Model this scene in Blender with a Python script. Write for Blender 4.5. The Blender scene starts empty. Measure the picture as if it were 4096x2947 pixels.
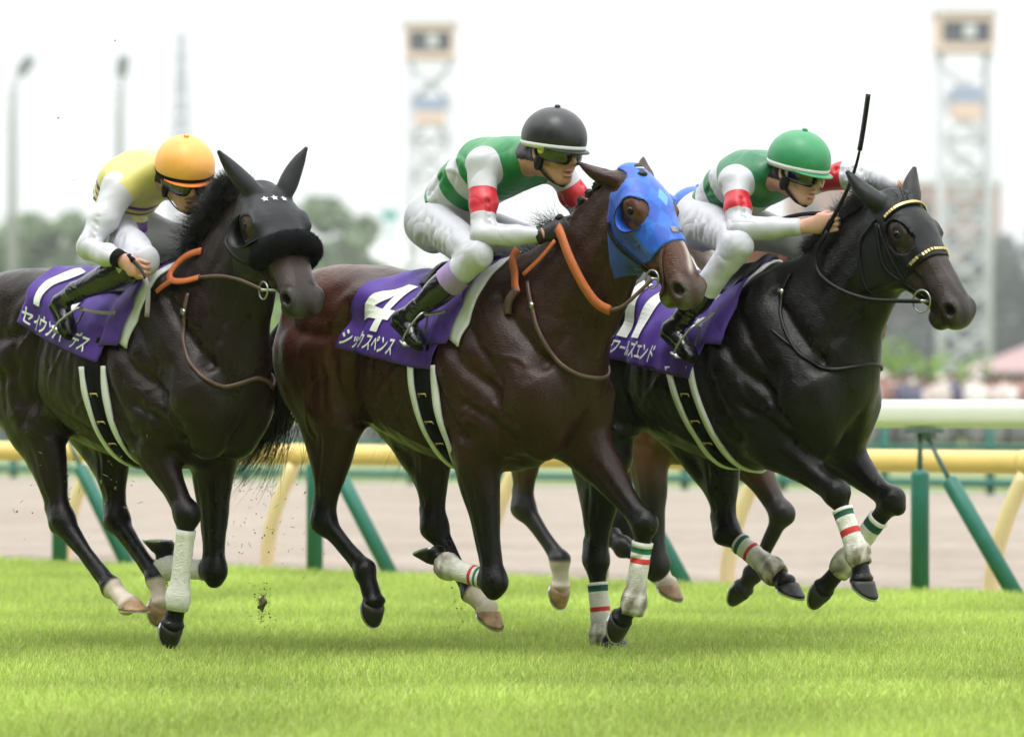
import bpy, bmesh, math, random
import numpy as np
from mathutils import Vector, Matrix
from mathutils.bvhtree import BVHTree

# ------------------------------------------------------------------ camera, sky, sun, exposure
scene = bpy.context.scene
COL = scene.collection
CAM_H = 1.08                      # the photographer crouches by the track
CAM_D = 19.36                     # metres from the camera to the second horse
PHI = math.radians(43.0)          # the horses run to the right and towards the camera
CP, SP = math.cos(PHI), math.sin(PHI)

cam_d = bpy.data.cameras.new('camera')
cam_d.sensor_width = 36.0
cam_d.lens = 165.8
cam_d.shift_y = 0.0304
cam_d.clip_start = 0.5
cam_d.clip_end = 9000.0
cam_d.dof.use_dof = True
cam_d.dof.focus_distance = 19.0
cam_d.dof.aperture_fstop = 2.9
cam = bpy.data.objects.new('camera', cam_d)
COL.objects.link(cam)
cam.location = (0.0, -CAM_D, CAM_H)
cam.rotation_euler = (math.radians(90), 0, 0)
scene.camera = cam

SUN_EL, SUN_AZ = math.radians(70), math.radians(200)
world = bpy.data.worlds.new('World')
scene.world = world
world.use_nodes = True
wn, wl = world.node_tree.nodes, world.node_tree.links
wn.clear()
w_out = wn.new('ShaderNodeOutputWorld')
w_bg = wn.new('ShaderNodeBackground')
w_sky = wn.new('ShaderNodeTexSky')
w_sky.sky_type = 'NISHITA'
w_sky.sun_disc = False
w_sky.sun_elevation = SUN_EL
w_sky.sun_rotation = SUN_AZ
w_sky.air_density = 1.0
w_sky.dust_density = 6.0
# an even overcast: cloud light brightening towards the zenith, laid over the clear sky
w_tc = wn.new('ShaderNodeTexCoord')
w_sep = wn.new('ShaderNodeSeparateXYZ')
w_ramp = wn.new('ShaderNodeMapRange')
w_ramp.inputs['From Min'].default_value = 0.0
w_ramp.inputs['From Max'].default_value = 1.0
w_ramp.inputs['To Min'].default_value = 6.3
w_ramp.inputs['To Max'].default_value = 18.5
w_comb = wn.new('ShaderNodeMix'); w_comb.data_type = 'RGBA'; w_comb.blend_type = 'MULTIPLY'
w_comb.inputs[0].default_value = 1.0
w_comb.inputs[6].default_value = (0.962, 0.985, 0.985, 1)
w_mix = wn.new('ShaderNodeMix'); w_mix.data_type = 'RGBA'
w_mix.inputs[0].default_value = 0.97
wl.new(w_tc.outputs['Generated'], w_sep.inputs[0])
wl.new(w_sep.outputs['Z'], w_ramp.inputs['Value'])
wl.new(w_ramp.outputs['Result'], w_comb.inputs[7])
wl.new(w_sky.outputs[0], w_mix.inputs[6])
wl.new(w_comb.outputs[2], w_mix.inputs[7])
wl.new(w_mix.outputs[2], w_bg.inputs['Color'])
w_bg.inputs['Strength'].default_value = 0.1
wl.new(w_bg.outputs[0], w_out.inputs['Surface'])

sun_d = bpy.data.lights.new('sun', 'SUN')
sun_d.energy = 0.9
sun_d.angle = math.radians(22)
sun_d.color = (1.0, 0.97, 0.92)
sun = bpy.data.objects.new('sun', sun_d)
COL.objects.link(sun)
# light comes from high behind the camera's left shoulder
sun.rotation_euler = (math.radians(90) - SUN_EL, 0, math.radians(-20))

scene.view_settings.view_transform = 'Standard'
scene.view_settings.look = 'None'
scene.view_settings.gamma = 1.0
scene.view_settings.use_curve_mapping = False
scene.view_settings.exposure = 0.74
scene.cycles.use_denoising = True
scene.cycles.use_adaptive_sampling = True
scene.cycles.adaptive_threshold = 0.02
scene.cycles.max_bounces = 5
scene.cycles.diffuse_bounces = 2
scene.cycles.glossy_bounces = 2
scene.cycles.transparent_max_bounces = 12
scene.cycles.volume_bounces = 0

rng = np.random.default_rng(7)
random.seed(7)

# ------------------------------------------------------------------ helpers: objects and tags
def link(o, parent=None):
    COL.objects.link(o)
    if parent is not None:
        o.parent = parent
    return o

def tag(o, label=None, cat=None, group=None, kind=None):
    if label: o['label'] = label
    if cat: o['category'] = cat
    if group: o['group'] = group
    if kind: o['kind'] = kind
    return o

def empty(name, loc=(0, 0, 0), rz=0.0):
    o = bpy.data.objects.new(name, None)
    o.empty_display_size = 0.2
    o.location = loc
    o.rotation_euler = (0, 0, rz)
    return link(o)

def mesh_obj(name, verts, faces, mats, parent=None, smooth=True, fmat=None, col=None):
    """one mesh object from arrays; faces: (n,4)/(n,3) int array or a list of tuples"""
    me = bpy.data.meshes.new(name)
    V = np.asarray(verts, dtype=np.float32).reshape(-1, 3)
    if isinstance(faces, np.ndarray) and faces.ndim == 2:
        n, k = faces.shape
        me.vertices.add(len(V)); me.vertices.foreach_set('co', V.ravel())
        me.loops.add(n * k); me.loops.foreach_set('vertex_index', faces.astype(np.int32).ravel())
        me.polygons.add(n)
        me.polygons.foreach_set('loop_start', np.arange(0, n * k, k, dtype=np.int32))
        me.polygons.foreach_set('loop_total', np.full(n, k, dtype=np.int32))
        me.update(calc_edges=True)
    else:
        me.from_pydata([tuple(map(float, v)) for v in V], [], [tuple(int(i) for i in f) for f in faces])
        me.update()
    me.validate()
    if not isinstance(mats, (list, tuple)): mats = [mats]
    for m in mats: me.materials.append(m)
    if fmat is not None and len(fmat) == len(me.polygons):
        me.polygons.foreach_set('material_index', np.asarray(fmat, dtype=np.int32))
    me.polygons.foreach_set('use_smooth', np.full(len(me.polygons), smooth, dtype=bool))
    if col is not None:
        a = me.attributes.new('Col', 'FLOAT_COLOR', 'POINT')
        c4 = np.ones((len(V), 4), dtype=np.float32); c4[:, :3] = col
        a.data.foreach_set('color', c4.ravel())
    o = bpy.data.objects.new(name, me)
    return link(o, parent)

# ------------------------------------------------------------------ helpers: mesh builders
class MB:
    """collects boxes, tubes and lofts, then makes ONE mesh object"""
    def __init__(s): s.v = []; s.f = []; s.m = []
    def add(s, verts, faces, mi=0):
        b = len(s.v)
        s.v += [tuple(map(float, q)) for q in verts]
        s.f += [tuple(int(i) + b for i in f) for f in faces]
        s.m += [mi] * len(faces)
    def box(s, lo, hi, mi=0):
        x0, y0, z0 = lo; x1, y1, z1 = hi
        v = [(x0,y0,z0),(x1,y0,z0),(x1,y1,z0),(x0,y1,z0),(x0,y0,z1),(x1,y0,z1),(x1,y1,z1),(x0,y1,z1)]
        s.add(v, [(0,3,2,1),(4,5,6,7),(0,1,5,4),(1,2,6,5),(2,3,7,6),(3,0,4,7)], mi)
    def obox(s, c, ax, ay, az, mi=0):
        """oriented box: centre and three half-axis vectors"""
        c, ax, ay, az = map(np.asarray, (c, ax, ay, az))
        v = [c+sx*ax+sy*ay+sz*az for sz in (-1,1) for sx, sy in ((-1,-1),(1,-1),(1,1),(-1,1))]
        s.add(v, [(0,3,2,1),(4,5,6,7),(0,1,5,4),(1,2,6,5),(2,3,7,6),(3,0,4,7)], mi)
    def loft(s, rings, mi=0, cap=True, closed_path=False):
        rings = [np.asarray(r, float) for r in rings]
        n = len(rings[0]); b0 = 0
        v = np.concatenate(rings); f = []
        K = len(rings)
        for i in range(K if closed_path else K - 1):
            j = (i + 1) % K
            for k in range(n):
                l = (k + 1) % n
                f.append((i*n+k, i*n+l, j*n+l, j*n+k))
        if cap and not closed_path:
            f.append(tuple(range(n))[::-1]); f.append(tuple((K-1)*n + k for k in range(n)))
        s.add(v, f, mi)
    def tube(s, pts, r, n=8, mi=0, cap=True, closed=False):
        s.loft(tube_rings(pts, r, n, closed), mi, cap, closed)
    def build(s, name, mats, parent=None, smooth=True):
        return mesh_obj(name, s.v, s.f, mats, parent, smooth, s.m)

def unit(v):
    v = np.asarray(v, float); return v / max(np.linalg.norm(v), 1e-9)

def frames(pts, closed=False, up0=(0, 0, 1)):
    P = np.asarray(pts, float); n = len(P)
    T = []
    for i in range(n):
        a = P[(i-1) % n] if (closed or i > 0) else P[i]
        b = P[(i+1) % n] if (closed or i < n-1) else P[i]
        T.append(unit(b - a))
    u = np.asarray(up0, float)
    if abs(np.dot(u, T[0])) > 0.9: u = np.array((1., 0.3, 0.))
    F = []
    for t in T:
        u = unit(u - t * np.dot(u, t)); F.append((t, u, np.cross(t, u)))
    return F

def tube_rings(pts, r, n=8, closed=False, up0=(0, 0, 1)):
    P = np.asarray(pts, float)
    R = np.broadcast_to(np.asarray(r, float), (len(P),)) if np.ndim(r) <= 1 else r
    out = []
    for p, (t, u, v), rr in zip(P, frames(P, closed, up0), R):
        a = np.arange(n) / n * 2 * math.pi
        out.append(p + rr * (np.cos(a)[:, None] * u + np.sin(a)[:, None] * v))
    return out

def catmull(pts, k=6, closed=False):
    """resample rows (any width) with a Catmull-Rom spline"""
    P = np.asarray(pts, float); n = len(P); out = []
    segs = n if closed else n - 1
    for i in range(segs):
        p1, p2 = P[i], P[(i+1) % n]
        p0 = P[(i-1) % n] if (closed or i > 0) else 2*p1 - p2
        p3 = P[(i+2) % n] if (closed or i < n-2) else 2*p2 - p1
        for j in range(k):
            t = j / k
            out.append(0.5*((2*p1) + (-p0+p2)*t + (2*p0-5*p1+4*p2-p3)*t*t + (-p0+3*p1-3*p2+p3)*t**3))
    if not closed: out.append(P[-1])
    return np.array(out)

# ------------------------------------------------------------------ helpers: implicit bodies
class Field:
    """a sampled distance field; bodies are blended tapered ellipsoids, then meshed as one skin"""
    def __init__(s, lo, hi, h):
        s.lo = np.asarray(lo, np.float32); s.h = h
        s.n = np.ceil((np.asarray(hi) - s.lo) / h).astype(int) + 1
        s.d = np.full(s.n, 0.3, np.float32)
        s.g = np.zeros(s.n, np.uint8)
        s.ax = [(s.lo[i] + h * np.arange(s.n[i])).astype(np.float32) for i in range(3)]
    def _slice(s, lo, hi):
        a = np.clip(np.floor((np.asarray(lo) - s.lo) / s.h).astype(int), 0, s.n)
        b = np.clip(np.ceil((np.asarray(hi) - s.lo) / s.h).astype(int) + 1, 0, s.n)
        return tuple(slice(int(i), int(max(i, j))) for i, j in zip(a, b))
    def _grid(s, sl):
        return (s.ax[0][sl[0]][:, None, None], s.ax[1][sl[1]][None, :, None], s.ax[2][sl[2]][None, None, :])
    @staticmethod
    def ecap(G, a, b, ra, rb, up, rw=None):
        a = np.asarray(a, np.float64); b = np.asarray(b, np.float64); ax = b - a; L2 = float(ax @ ax)
        up = np.asarray(up, float)
        if L2 < 1e-10:
            w = unit(np.cross(up, (0.3, 0.9, 0.1))) if rw is None else unit(np.cross(np.cross(up, (0., 1., 0.)), up)) if False else unit(np.cross(up, (0.3, 0.9, 0.1)))
            h = np.float32(0)
        else:
            w = ax / math.sqrt(L2)
        u = unit(up - w * np.dot(up, w)); v = np.cross(w, u)
        X, Y, Z = G
        if L2 >= 1e-10:
            h = ((X - a[0]) * ax[0] + (Y - a[1]) * ax[1] + (Z - a[2]) * ax[2]) / L2
            h = np.clip(h, 0, 1).astype(np.float32)
        qx = X - np.float32(a[0]) - h * np.float32(ax[0])
        qy = Y - np.float32(a[1]) - h * np.float32(ax[1])
        qz = Z - np.float32(a[2]) - h * np.float32(ax[2])
        ru = np.float32(ra[0]) + h * np.float32(rb[0] - ra[0])
        rv = np.float32(ra[1]) + h * np.float32(rb[1] - ra[1])
        rr = np.minimum(ru, rv) * np.float32(0.8) if rw is None else np.float32(rw)
        qu = (qx*np.float32(u[0]) + qy*np.float32(u[1]) + qz*np.float32(u[2])) / ru
        qv = (qx*np.float32(v[0]) + qy*np.float32(v[1]) + qz*np.float32(v[2])) / rv
        qw = (qx*np.float32(w[0]) + qy*np.float32(w[1]) + qz*np.float32(w[2])) / rr
        k0 = qu*qu; k0 += qv*qv; k0 += qw*qw
        qu /= ru; qv /= rv; qw /= rr
        k1 = qu*qu; k1 += qv*qv; k1 += qw*qw
        k0 = np.sqrt(k0); k1 = np.sqrt(k1)
        return k0 * (k0 - 1) / np.maximum(k1, np.float32(1e-4))
    def _group(s, prims, k):
        lo = np.full(3, 1e9); hi = -lo
        for a, b, ra, rb, up, rw in prims:
            R = max(max(ra), max(rb), rw or 0) + k + 2.5 * s.h
            lo = np.minimum(lo, np.minimum(a, b) - R); hi = np.maximum(hi, np.maximum(a, b) + R)
        sl = s._slice(lo, hi)
        shape = [q.stop - q.start for q in sl]
        g = np.full(shape, 0.3, np.float32)
        if min(shape) == 0: return sl, g
        for a, b, ra, rb, up, rw in prims:
            R = max(max(ra), max(rb), rw or 0) + k + 2.5 * s.h
            sub = s._slice(np.minimum(a, b) - R, np.maximum(a, b) + R)
            loc = tuple(slice(q.start - w.start, q.stop - w.start) for q, w in zip(sub, sl))
            if min(q.stop - q.start for q in sub) == 0: continue
            dd = s.ecap(s._grid(sub), a, b, ra, rb, up, rw)
            g[loc] = np.minimum(g[loc], dd)
        return sl, g
    def add(s, prims, k=0.03, gid=0):
        sl, g = s._group(prims, k)
        if min(g.shape) == 0: return
        d = s.d[sl]
        h = np.maximum(k - np.abs(d - g), 0) / k
        s.g[sl] = np.where(g < d, np.uint8(gid), s.g[sl])
        s.d[sl] = np.minimum(d, g) - h * h * (k * 0.25)
    def cut(s, prims, k=0.01):
        sl, g = s._group(prims, k)
        if min(g.shape) == 0: return
        d = s.d[sl]; g = -g
        h = np.maximum(k - np.abs(d - g), 0) / k
        s.d[sl] = np.maximum(d, g) + h * h * (k * 0.25)
    def half(s, p, n):
        """keep the side of a plane that n points away from"""
        n = unit(n); X, Y, Z = s._grid((slice(None),) * 3)
        q = (X - p[0]) * n[0] + (Y - p[1]) * n[1] + (Z - p[2]) * n[2]
        s.d = np.maximum(s.d, q.astype(np.float32))
    def stroke(s, pts, width, depth, side=0, ymin=0.0):
        """press (depth>0) or raise (depth<0) a soft line drawn on the flank in the x-z plane"""
        P = np.asarray(pts, float); R = width * 2.6
        sl = s._slice((P[:, 0].min()-R, s.lo[1], P[:, 1].min()-R), (P[:, 0].max()+R, 9, P[:, 1].max()+R))
        if min(q.stop - q.start for q in sl) == 0: return
        X = s.ax[0][sl[0]][:, None]; Z = s.ax[2][sl[2]][None, :]
        best = np.full((X.shape[0], Z.shape[1]), 9.0)
        for i in range(len(P)-1):
            a, b = P[i], P[i+1]; e = b - a; L2 = max(e @ e, 1e-9)
            h = np.clip(((X-a[0])*e[0] + (Z-a[1])*e[1]) / L2, 0, 1)
            best = np.minimum(best, np.hypot(X-a[0]-h*e[0], Z-a[1]-h*e[1]))
        w = (depth * np.exp(-(best/width)**2)).astype(np.float32)[:, None, :]
        Yv = s.ax[1][sl[1]][None, :, None]
        if side: w = w * np.clip((Yv*side - ymin) / 0.03, 0, 1).astype(np.float32)
        s.d[sl] += w
    def stroke3(s, pts, width, depth):
        P = np.asarray(pts, float); R = width * 2.6
        sl = s._slice(P.min(0)-R, P.max(0)+R)
        if min(q.stop - q.start for q in sl) == 0: return
        X, Y, Z = s._grid(sl); best = None
        for i in range(len(P)-1):
            a, b = P[i], P[i+1]; e = b - a; L2 = max(e @ e, 1e-9)
            h = np.clip(((X-a[0])*e[0] + (Y-a[1])*e[1] + (Z-a[2])*e[2]) / L2, 0, 1)
            q = (X-a[0]-h*e[0])**2 + (Y-a[1]-h*e[1])**2 + (Z-a[2]-h*e[2])**2
            best = q if best is None else np.minimum(best, q)
        s.d[sl] += (depth * np.exp(-best / width**2)).astype(np.float32)
    def ripple(s, amp, scale, seed=0, n=7, stretch=(1, 1, 1)):
        """low relief, evaluated only near the skin"""
        r = np.random.default_rng(seed)
        idx = np.nonzero(np.abs(s.d) < 3 * s.h)
        X, Y, Z = (s.ax[i][idx[i]] for i in range(3))
        acc = np.zeros(len(X), np.float32)
        for _ in range(n):
            k = r.normal(size=3); k = k / np.linalg.norm(k) * scale * r.uniform(0.6, 1.6) * np.asarray(stretch)
            acc += np.sin(np.float32(k[0])*X + np.float32(k[1])*Y + np.float32(k[2])*Z + np.float32(r.uniform(0, 6.28)))
        s.d[idx] += acc * np.float32(amp / math.sqrt(n))
    def copy(s):
        o = Field.__new__(Field); o.__dict__.update(s.__dict__); o.d = s.d.copy(); o.g = s.g.copy(); return o
    def mesh(s, smooth=1):
        d = s.d; I = d < 0
        nx, ny, nz = s.n
        c = np.zeros((nx-1, ny-1, nz-1), np.uint8)
        for i in (0, 1):
            for j in (0, 1):
                for k in (0, 1):
                    c += I[i:nx-1+i, j:ny-1+j, k:nz-1+k]
        act = np.flatnonzero((c > 0) & (c < 8)); del c
        m = (nx-1, ny-1, nz-1)
        ci, cj, ck = np.unravel_index(act, m)
        val = {}
        for i in (0, 1):
            for j in (0, 1):
                for k in (0, 1):
                    val[i, j, k] = d[ci+i, cj+j, ck+k]
        acc = np.zeros((len(act), 3), np.float32); cnt = np.zeros(len(act), np.float32)
        cor = list(val)
        for p in cor:
            for axn in range(3):
                if p[axn] == 0:
                    q = list(p); q[axn] = 1; q = tuple(q)
                    a, b = val[p], val[q]; x = (a < 0) != (b < 0)
                    t = np.where(x, a / np.where(x, a - b, 1), 0).astype(np.float32)
                    pos = np.zeros((len(act), 3), np.float32)
                    for e in range(3): pos[:, e] = p[e] + (t if e == axn else 0)
                    acc += pos * x[:, None]; cnt += x
        V = acc / np.maximum(cnt, 1)[:, None] + np.stack([ci, cj, ck], 1)
        gid = s.g[np.clip(np.round(V[:, 0]).astype(int), 0, nx-1), np.clip(np.round(V[:, 1]).astype(int), 0, ny-1), np.clip(np.round(V[:, 2]).astype(int), 0, nz-1)]
        V = (s.lo + V * s.h).astype(np.float32)
        quads = []
        st = (m[1]*m[2], m[2], 1)
        for axn in range(3):
            o1, o2 = (axn+1) % 3, (axn+2) % 3
            sa = [slice(None)] * 3; sb = [slice(None)] * 3
            sa[axn] = slice(0, s.n[axn]-1); sb[axn] = slice(1, s.n[axn])
            for o in (o1, o2): sa[o] = sb[o] = slice(1, s.n[o]-1)
            A, B = I[tuple(sa)], I[tuple(sb)]
            for flip, M in ((False, A & ~B), (True, ~A & B)):
                idx = np.nonzero(M)
                e = [idx[0].copy(), idx[1].copy(), idx[2].copy()]
                e[o1] = e[o1] + 1; e[o2] = e[o2] + 1
                f0 = e[0]*st[0] + e[1]*st[1] + e[2]*st[2]
                q = np.stack([f0 - st[o1] - st[o2], f0 - st[o2], f0, f0 - st[o1]], 1)
                if flip: q = q[:, ::-1]
                quads.append(q)
        Q = np.searchsorted(act, np.concatenate(quads)).astype(np.int32)
        for _ in range(smooth):
            acc = np.zeros_like(V); cnt = np.zeros(len(V), np.float32)
            for a, b in ((0, 1), (1, 2), (2, 3), (3, 0)):
                for p, q in ((a, b), (b, a)):
                    for e in range(3): acc[:, e] += np.bincount(Q[:, p], V[Q[:, q], e], len(V))
                    cnt += np.bincount(Q[:, p], minlength=len(V))
            V = 0.5 * V + 0.5 * (acc / np.maximum(cnt, 1)[:, None]).astype(np.float32)
        return V, Q, gid
    def sample(s, P):
        q = (np.asarray(P) - s.lo) / s.h
        q = np.clip(np.round(q).astype(int), 0, s.n - 1)
        return s.d[q[:, 0], q[:, 1], q[:, 2]]

def seg(a, b, ra, rb=None, up=(0, 0, 1), rw=None):
    ra = (ra, ra) if np.isscalar(ra) else ra
    rb = ra if rb is None else ((rb, rb) if np.isscalar(rb) else rb)
    return (np.asarray(a, float), np.asarray(b, float), ra, rb, up, rw)

def ell(c, axis, rw, up, ru, rv):
    """ellipsoid: half-length rw along axis, ru along up, rv across"""
    c = np.asarray(c, float); ax = unit(axis) * 1e-3
    return (c - ax, c + ax, (ru, rv), (ru, rv), up, rw)

def loft_prims(st, up=(0, 0, 1), k=4):
    """st: rows (x,y,z,ru,rv) -> chain of tapered elliptic segments along a smooth curve"""
    R = catmull(st, k)
    return [seg(a[:3], b[:3], (a[3], a[4]), (b[3], b[4]), up) for a, b in zip(R, R[1:])]

def smooth01(x, a, b):
    t = np.clip((np.asarray(x) - a) / (b - a), 0, 1)
    return t * t * (3 - 2 * t)
# ------------------------------------------------------------------ materials
def mat(name, color, rough=0.6, metal=0.0, spec=0.5, noise=None, bump=None, coat=0.0, sheen=0.0, sub=0.0, attr=False, fold=None):
    """noise=(scale, amount) varies the colour; bump=(scale, distance[, stretch xyz])"""
    m = bpy.data.materials.new(name); m.use_nodes = True
    nt = m.node_tree; N, L = nt.nodes, nt.links
    b = N['Principled BSDF']
    b.inputs['Roughness'].default_value = rough
    b.inputs['Metallic'].default_value = metal
    b.inputs['Specular IOR Level'].default_value = spec
    b.inputs['Coat Weight'].default_value = coat
    b.inputs['Coat Roughness'].default_value = 0.15
    b.inputs['Sheen Weight'].default_value = sheen
    b.inputs['Sheen Roughness'].default_value = 0.4
    if sub:
        b.inputs['Subsurface Weight'].default_value = sub
        b.inputs['Subsurface Radius'].default_value = (0.01, 0.004, 0.002)
    tc = N.new('ShaderNodeTexCoord')
    src = None
    if attr:
        at = N.new('ShaderNodeAttribute'); at.attribute_name = 'Col'; src = at.outputs['Color']
    else:
        rgb = N.new('ShaderNodeRGB'); rgb.outputs[0].default_value = (*color, 1); src = rgb.outputs[0]
    if noise:
        nz = N.new('ShaderNodeTexNoise'); nz.inputs['Scale'].default_value = noise[0]; nz.inputs['Detail'].default_value = 6
        nz.inputs['Roughness'].default_value = 0.6
        L.new(tc.outputs['Object'], nz.inputs['Vector'])
        mr = N.new('ShaderNodeMapRange')
        mr.inputs['From Min'].default_value = 0.3; mr.inputs['From Max'].default_value = 0.7
        mr.inputs['To Min'].default_value = 1 - noise[1]; mr.inputs['To Max'].default_value = 1 + noise[1]
        L.new(nz.outputs['Fac'], mr.inputs['Value'])
        mx = N.new('ShaderNodeMix'); mx.data_type = 'RGBA'; mx.blend_type = 'MULTIPLY'; mx.inputs[0].default_value = 1
        L.new(src, mx.inputs[6]); L.new(mr.outputs['Result'], mx.inputs[7]); src = mx.outputs[2]
        mr2 = N.new('ShaderNodeMapRange')
        mr2.inputs['From Min'].default_value = 0.3; mr2.inputs['From Max'].default_value = 0.7
        mr2.inputs['To Min'].default_value = max(rough * 0.85, 0.02); mr2.inputs['To Max'].default_value = min(rough * 1.15, 1)
        L.new(nz.outputs['Fac'], mr2.inputs['Value']); L.new(mr2.outputs['Result'], b.inputs['Roughness'])
    L.new(src, b.inputs['Base Color'])
    if bump:
        mp = N.new('ShaderNodeMapping'); L.new(tc.outputs['Object'], mp.inputs['Vector'])
        if len(bump) > 2: mp.inputs['Scale'].default_value = bump[2]
        bz = N.new('ShaderNodeTexNoise'); bz.inputs['Scale'].default_value = bump[0]; bz.inputs['Detail'].default_value = 4
        L.new(mp.outputs[0], bz.inputs['Vector'])
        bp = N.new('ShaderNodeBump'); bp.inputs['Strength'].default_value = 1.0; bp.inputs['Distance'].default_value = bump[1]
        L.new(bz.outputs['Fac'], bp.inputs['Height']); L.new(bp.outputs[0], b.inputs['Normal'])
    if fold:
        # soft ridged creases of thin cloth
        mp = N.new('ShaderNodeMapping'); L.new(tc.outputs['Object'], mp.inputs['Vector'])
        if len(fold) > 2: mp.inputs['Scale'].default_value = fold[2]
        fz = N.new('ShaderNodeTexNoise'); fz.inputs['Scale'].default_value = fold[0]; fz.inputs['Detail'].default_value = 1.5; fz.inputs['Distortion'].default_value = .6
        L.new(mp.outputs[0], fz.inputs['Vector'])
        s1 = N.new('ShaderNodeMath'); s1.operation = 'SUBTRACT'; s1.inputs[1].default_value = .5; L.new(fz.outputs['Fac'], s1.inputs[0])
        s2 = N.new('ShaderNodeMath'); s2.operation = 'ABSOLUTE'; L.new(s1.outputs[0], s2.inputs[0])
        s3 = N.new('ShaderNodeMath'); s3.operation = 'POWER'; s3.inputs[1].default_value = .9; L.new(s2.outputs[0], s3.inputs[0])
        fb = N.new('ShaderNodeBump'); fb.inputs['Strength'].default_value = 1.0; fb.inputs['Distance'].default_value = fold[1]
        L.new(s3.outputs[0], fb.inputs['Height'])
        if bump: L.new(bp.outputs[0], fb.inputs['Normal'])
        L.new(fb.outputs[0], b.inputs['Normal'])
    return m

M = {}
M['coat'] = mat('horse_coat', (0, 0, 0), 0.33, attr=True, spec=0.27, noise=(14, 0.18), bump=(34, 0.0026, (1, 1, 0.5)))
M['coat_dull'] = mat('horse_coat_far', (0, 0, 0), 0.5, attr=True, noise=(14, 0.10), bump=(90, 0.0008))
M['hair'] = mat('horse_hair', (0.004, 0.0033, 0.0032), 0.45, noise=(9, 0.4))
M['hair_brown'] = mat('tail_hair', (0.010, 0.006, 0.0045), 0.45, noise=(9, 0.4))
M['eye'] = mat('eye', (0.003, 0.0022, 0.002), 0.22, spec=.3)
M['hoof_dark'] = mat('hoof_dark', (0.010, 0.008, 0.0065), 0.42, noise=(30, 0.35), bump=(60, 0.0012, (1, 1, 6)))
M['hoof_pale'] = mat('hoof_pale', (0.36, 0.22, 0.115), 0.45, noise=(26, 0.45), bump=(60, 0.0012, (1, 1, 6)))
M['shoe'] = mat('horseshoe', (0.55, 0.56, 0.57), 0.32, metal=0.9, noise=(40, 0.2))
M['bandage'] = mat('bandage_white', (0, 0, 0), 0.85, attr=True, noise=(45, 0.12), bump=(60, 0.004, (1, 1, 3)))
M['bandage_dirty'] = mat('bandage_dirty', (0.56, 0.51, 0.41), 0.9, noise=(20, 0.42), bump=(120, 0.0015))
M['band_red'] = mat('stripe_red', (0.55, 0.035, 0.035), 0.8, noise=(40, 0.12))
M['band_green'] = mat('stripe_green', (0.012, 0.16, 0.095), 0.8, noise=(40, 0.12))
M['band_dkgreen'] = mat('stripe_dark_green', (0.012, 0.085, 0.065), 0.8, noise=(40, 0.12))

M['skin'] = mat('skin', (.52, .27, .19), 0.5, sub=.12, attr=True, noise=(40, .06), bump=(200, .0006))
M['silk'] = mat('racing_silk', (0, 0, 0), 0.42, attr=True, spec=.5, noise=(60, .03), bump=(26, .004, (1, 1, 1)))
M['breeches'] = mat('white_breeches', (.50, .50, .55), 0.55, noise=(60, .03), fold=(4.6, .022, (1.6, .8, 1.2)))
M['boot'] = mat('boot_leather', (.006, .006, .007), 0.20, coat=.25, noise=(30, .3), fold=(13, .010))
M['glove'] = mat('black_glove', (.005, .005, .006), 0.5, bump=(120, .001))
M['black'] = mat('black_leather', (.0042, .004, .004), 0.42, spec=.3, noise=(60, .2), bump=(150, .0005))
M['black_cloth'] = mat('black_fabric', (.0035, .0036, .0042), 0.75, spec=.12, noise=(50, .15), bump=(300, .0005))
M['grey_lycra'] = mat('charcoal_lycra', (.030, .031, .036), 0.55, sheen=.25, noise=(50, .12), bump=(260, .0004))
M['black_lycra'] = mat('black_lycra', (.013, .0135, .016), 0.5, sheen=.15, noise=(50, .12), bump=(260, .0004))
M['fleece'] = mat('black_fleece', (.0045, .0045, .006), 0.95, spec=.15, bump=(180, .006))
M['white_cloth'] = mat('white_cloth', (.66, .67, .66), 0.7, noise=(40, .05), bump=(90, .0008))
M['white_print'] = mat('white_print', (.84, .84, .84), 0.6)
M['purple'] = mat('purple_cloth', (.066, .022, .255), 0.62, sheen=.04, noise=(30, .10), fold=(5, .008))
M['gold'] = mat('brass', (.72, .56, .24), .35, metal=.8)
M['steel'] = mat('steel', (.40, .40, .39), .33, metal=1.0, noise=(40, .2))
M['orange_rein'] = mat('orange_rubber', (.50, .125, .035), .6, noise=(60, .15), bump=(160, .0012))
M['brown_strap'] = mat('brown_leather', (.085, .045, .032), .45, noise=(50, .25), bump=(150, .0006))
M['grey_strap'] = mat('grey_webbing', (.24, .22, .21), .5, noise=(60, .2))
M['lens'] = mat('goggle_lens', (.006, .006, .007), 0.05, coat=1.0)
M['yellow_dot'] = mat('yellow_print', (.55, .47, .03), .5)
M['blue_cloth'] = mat('blue_cloth', (.012, .10, .55), .6)

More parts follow.
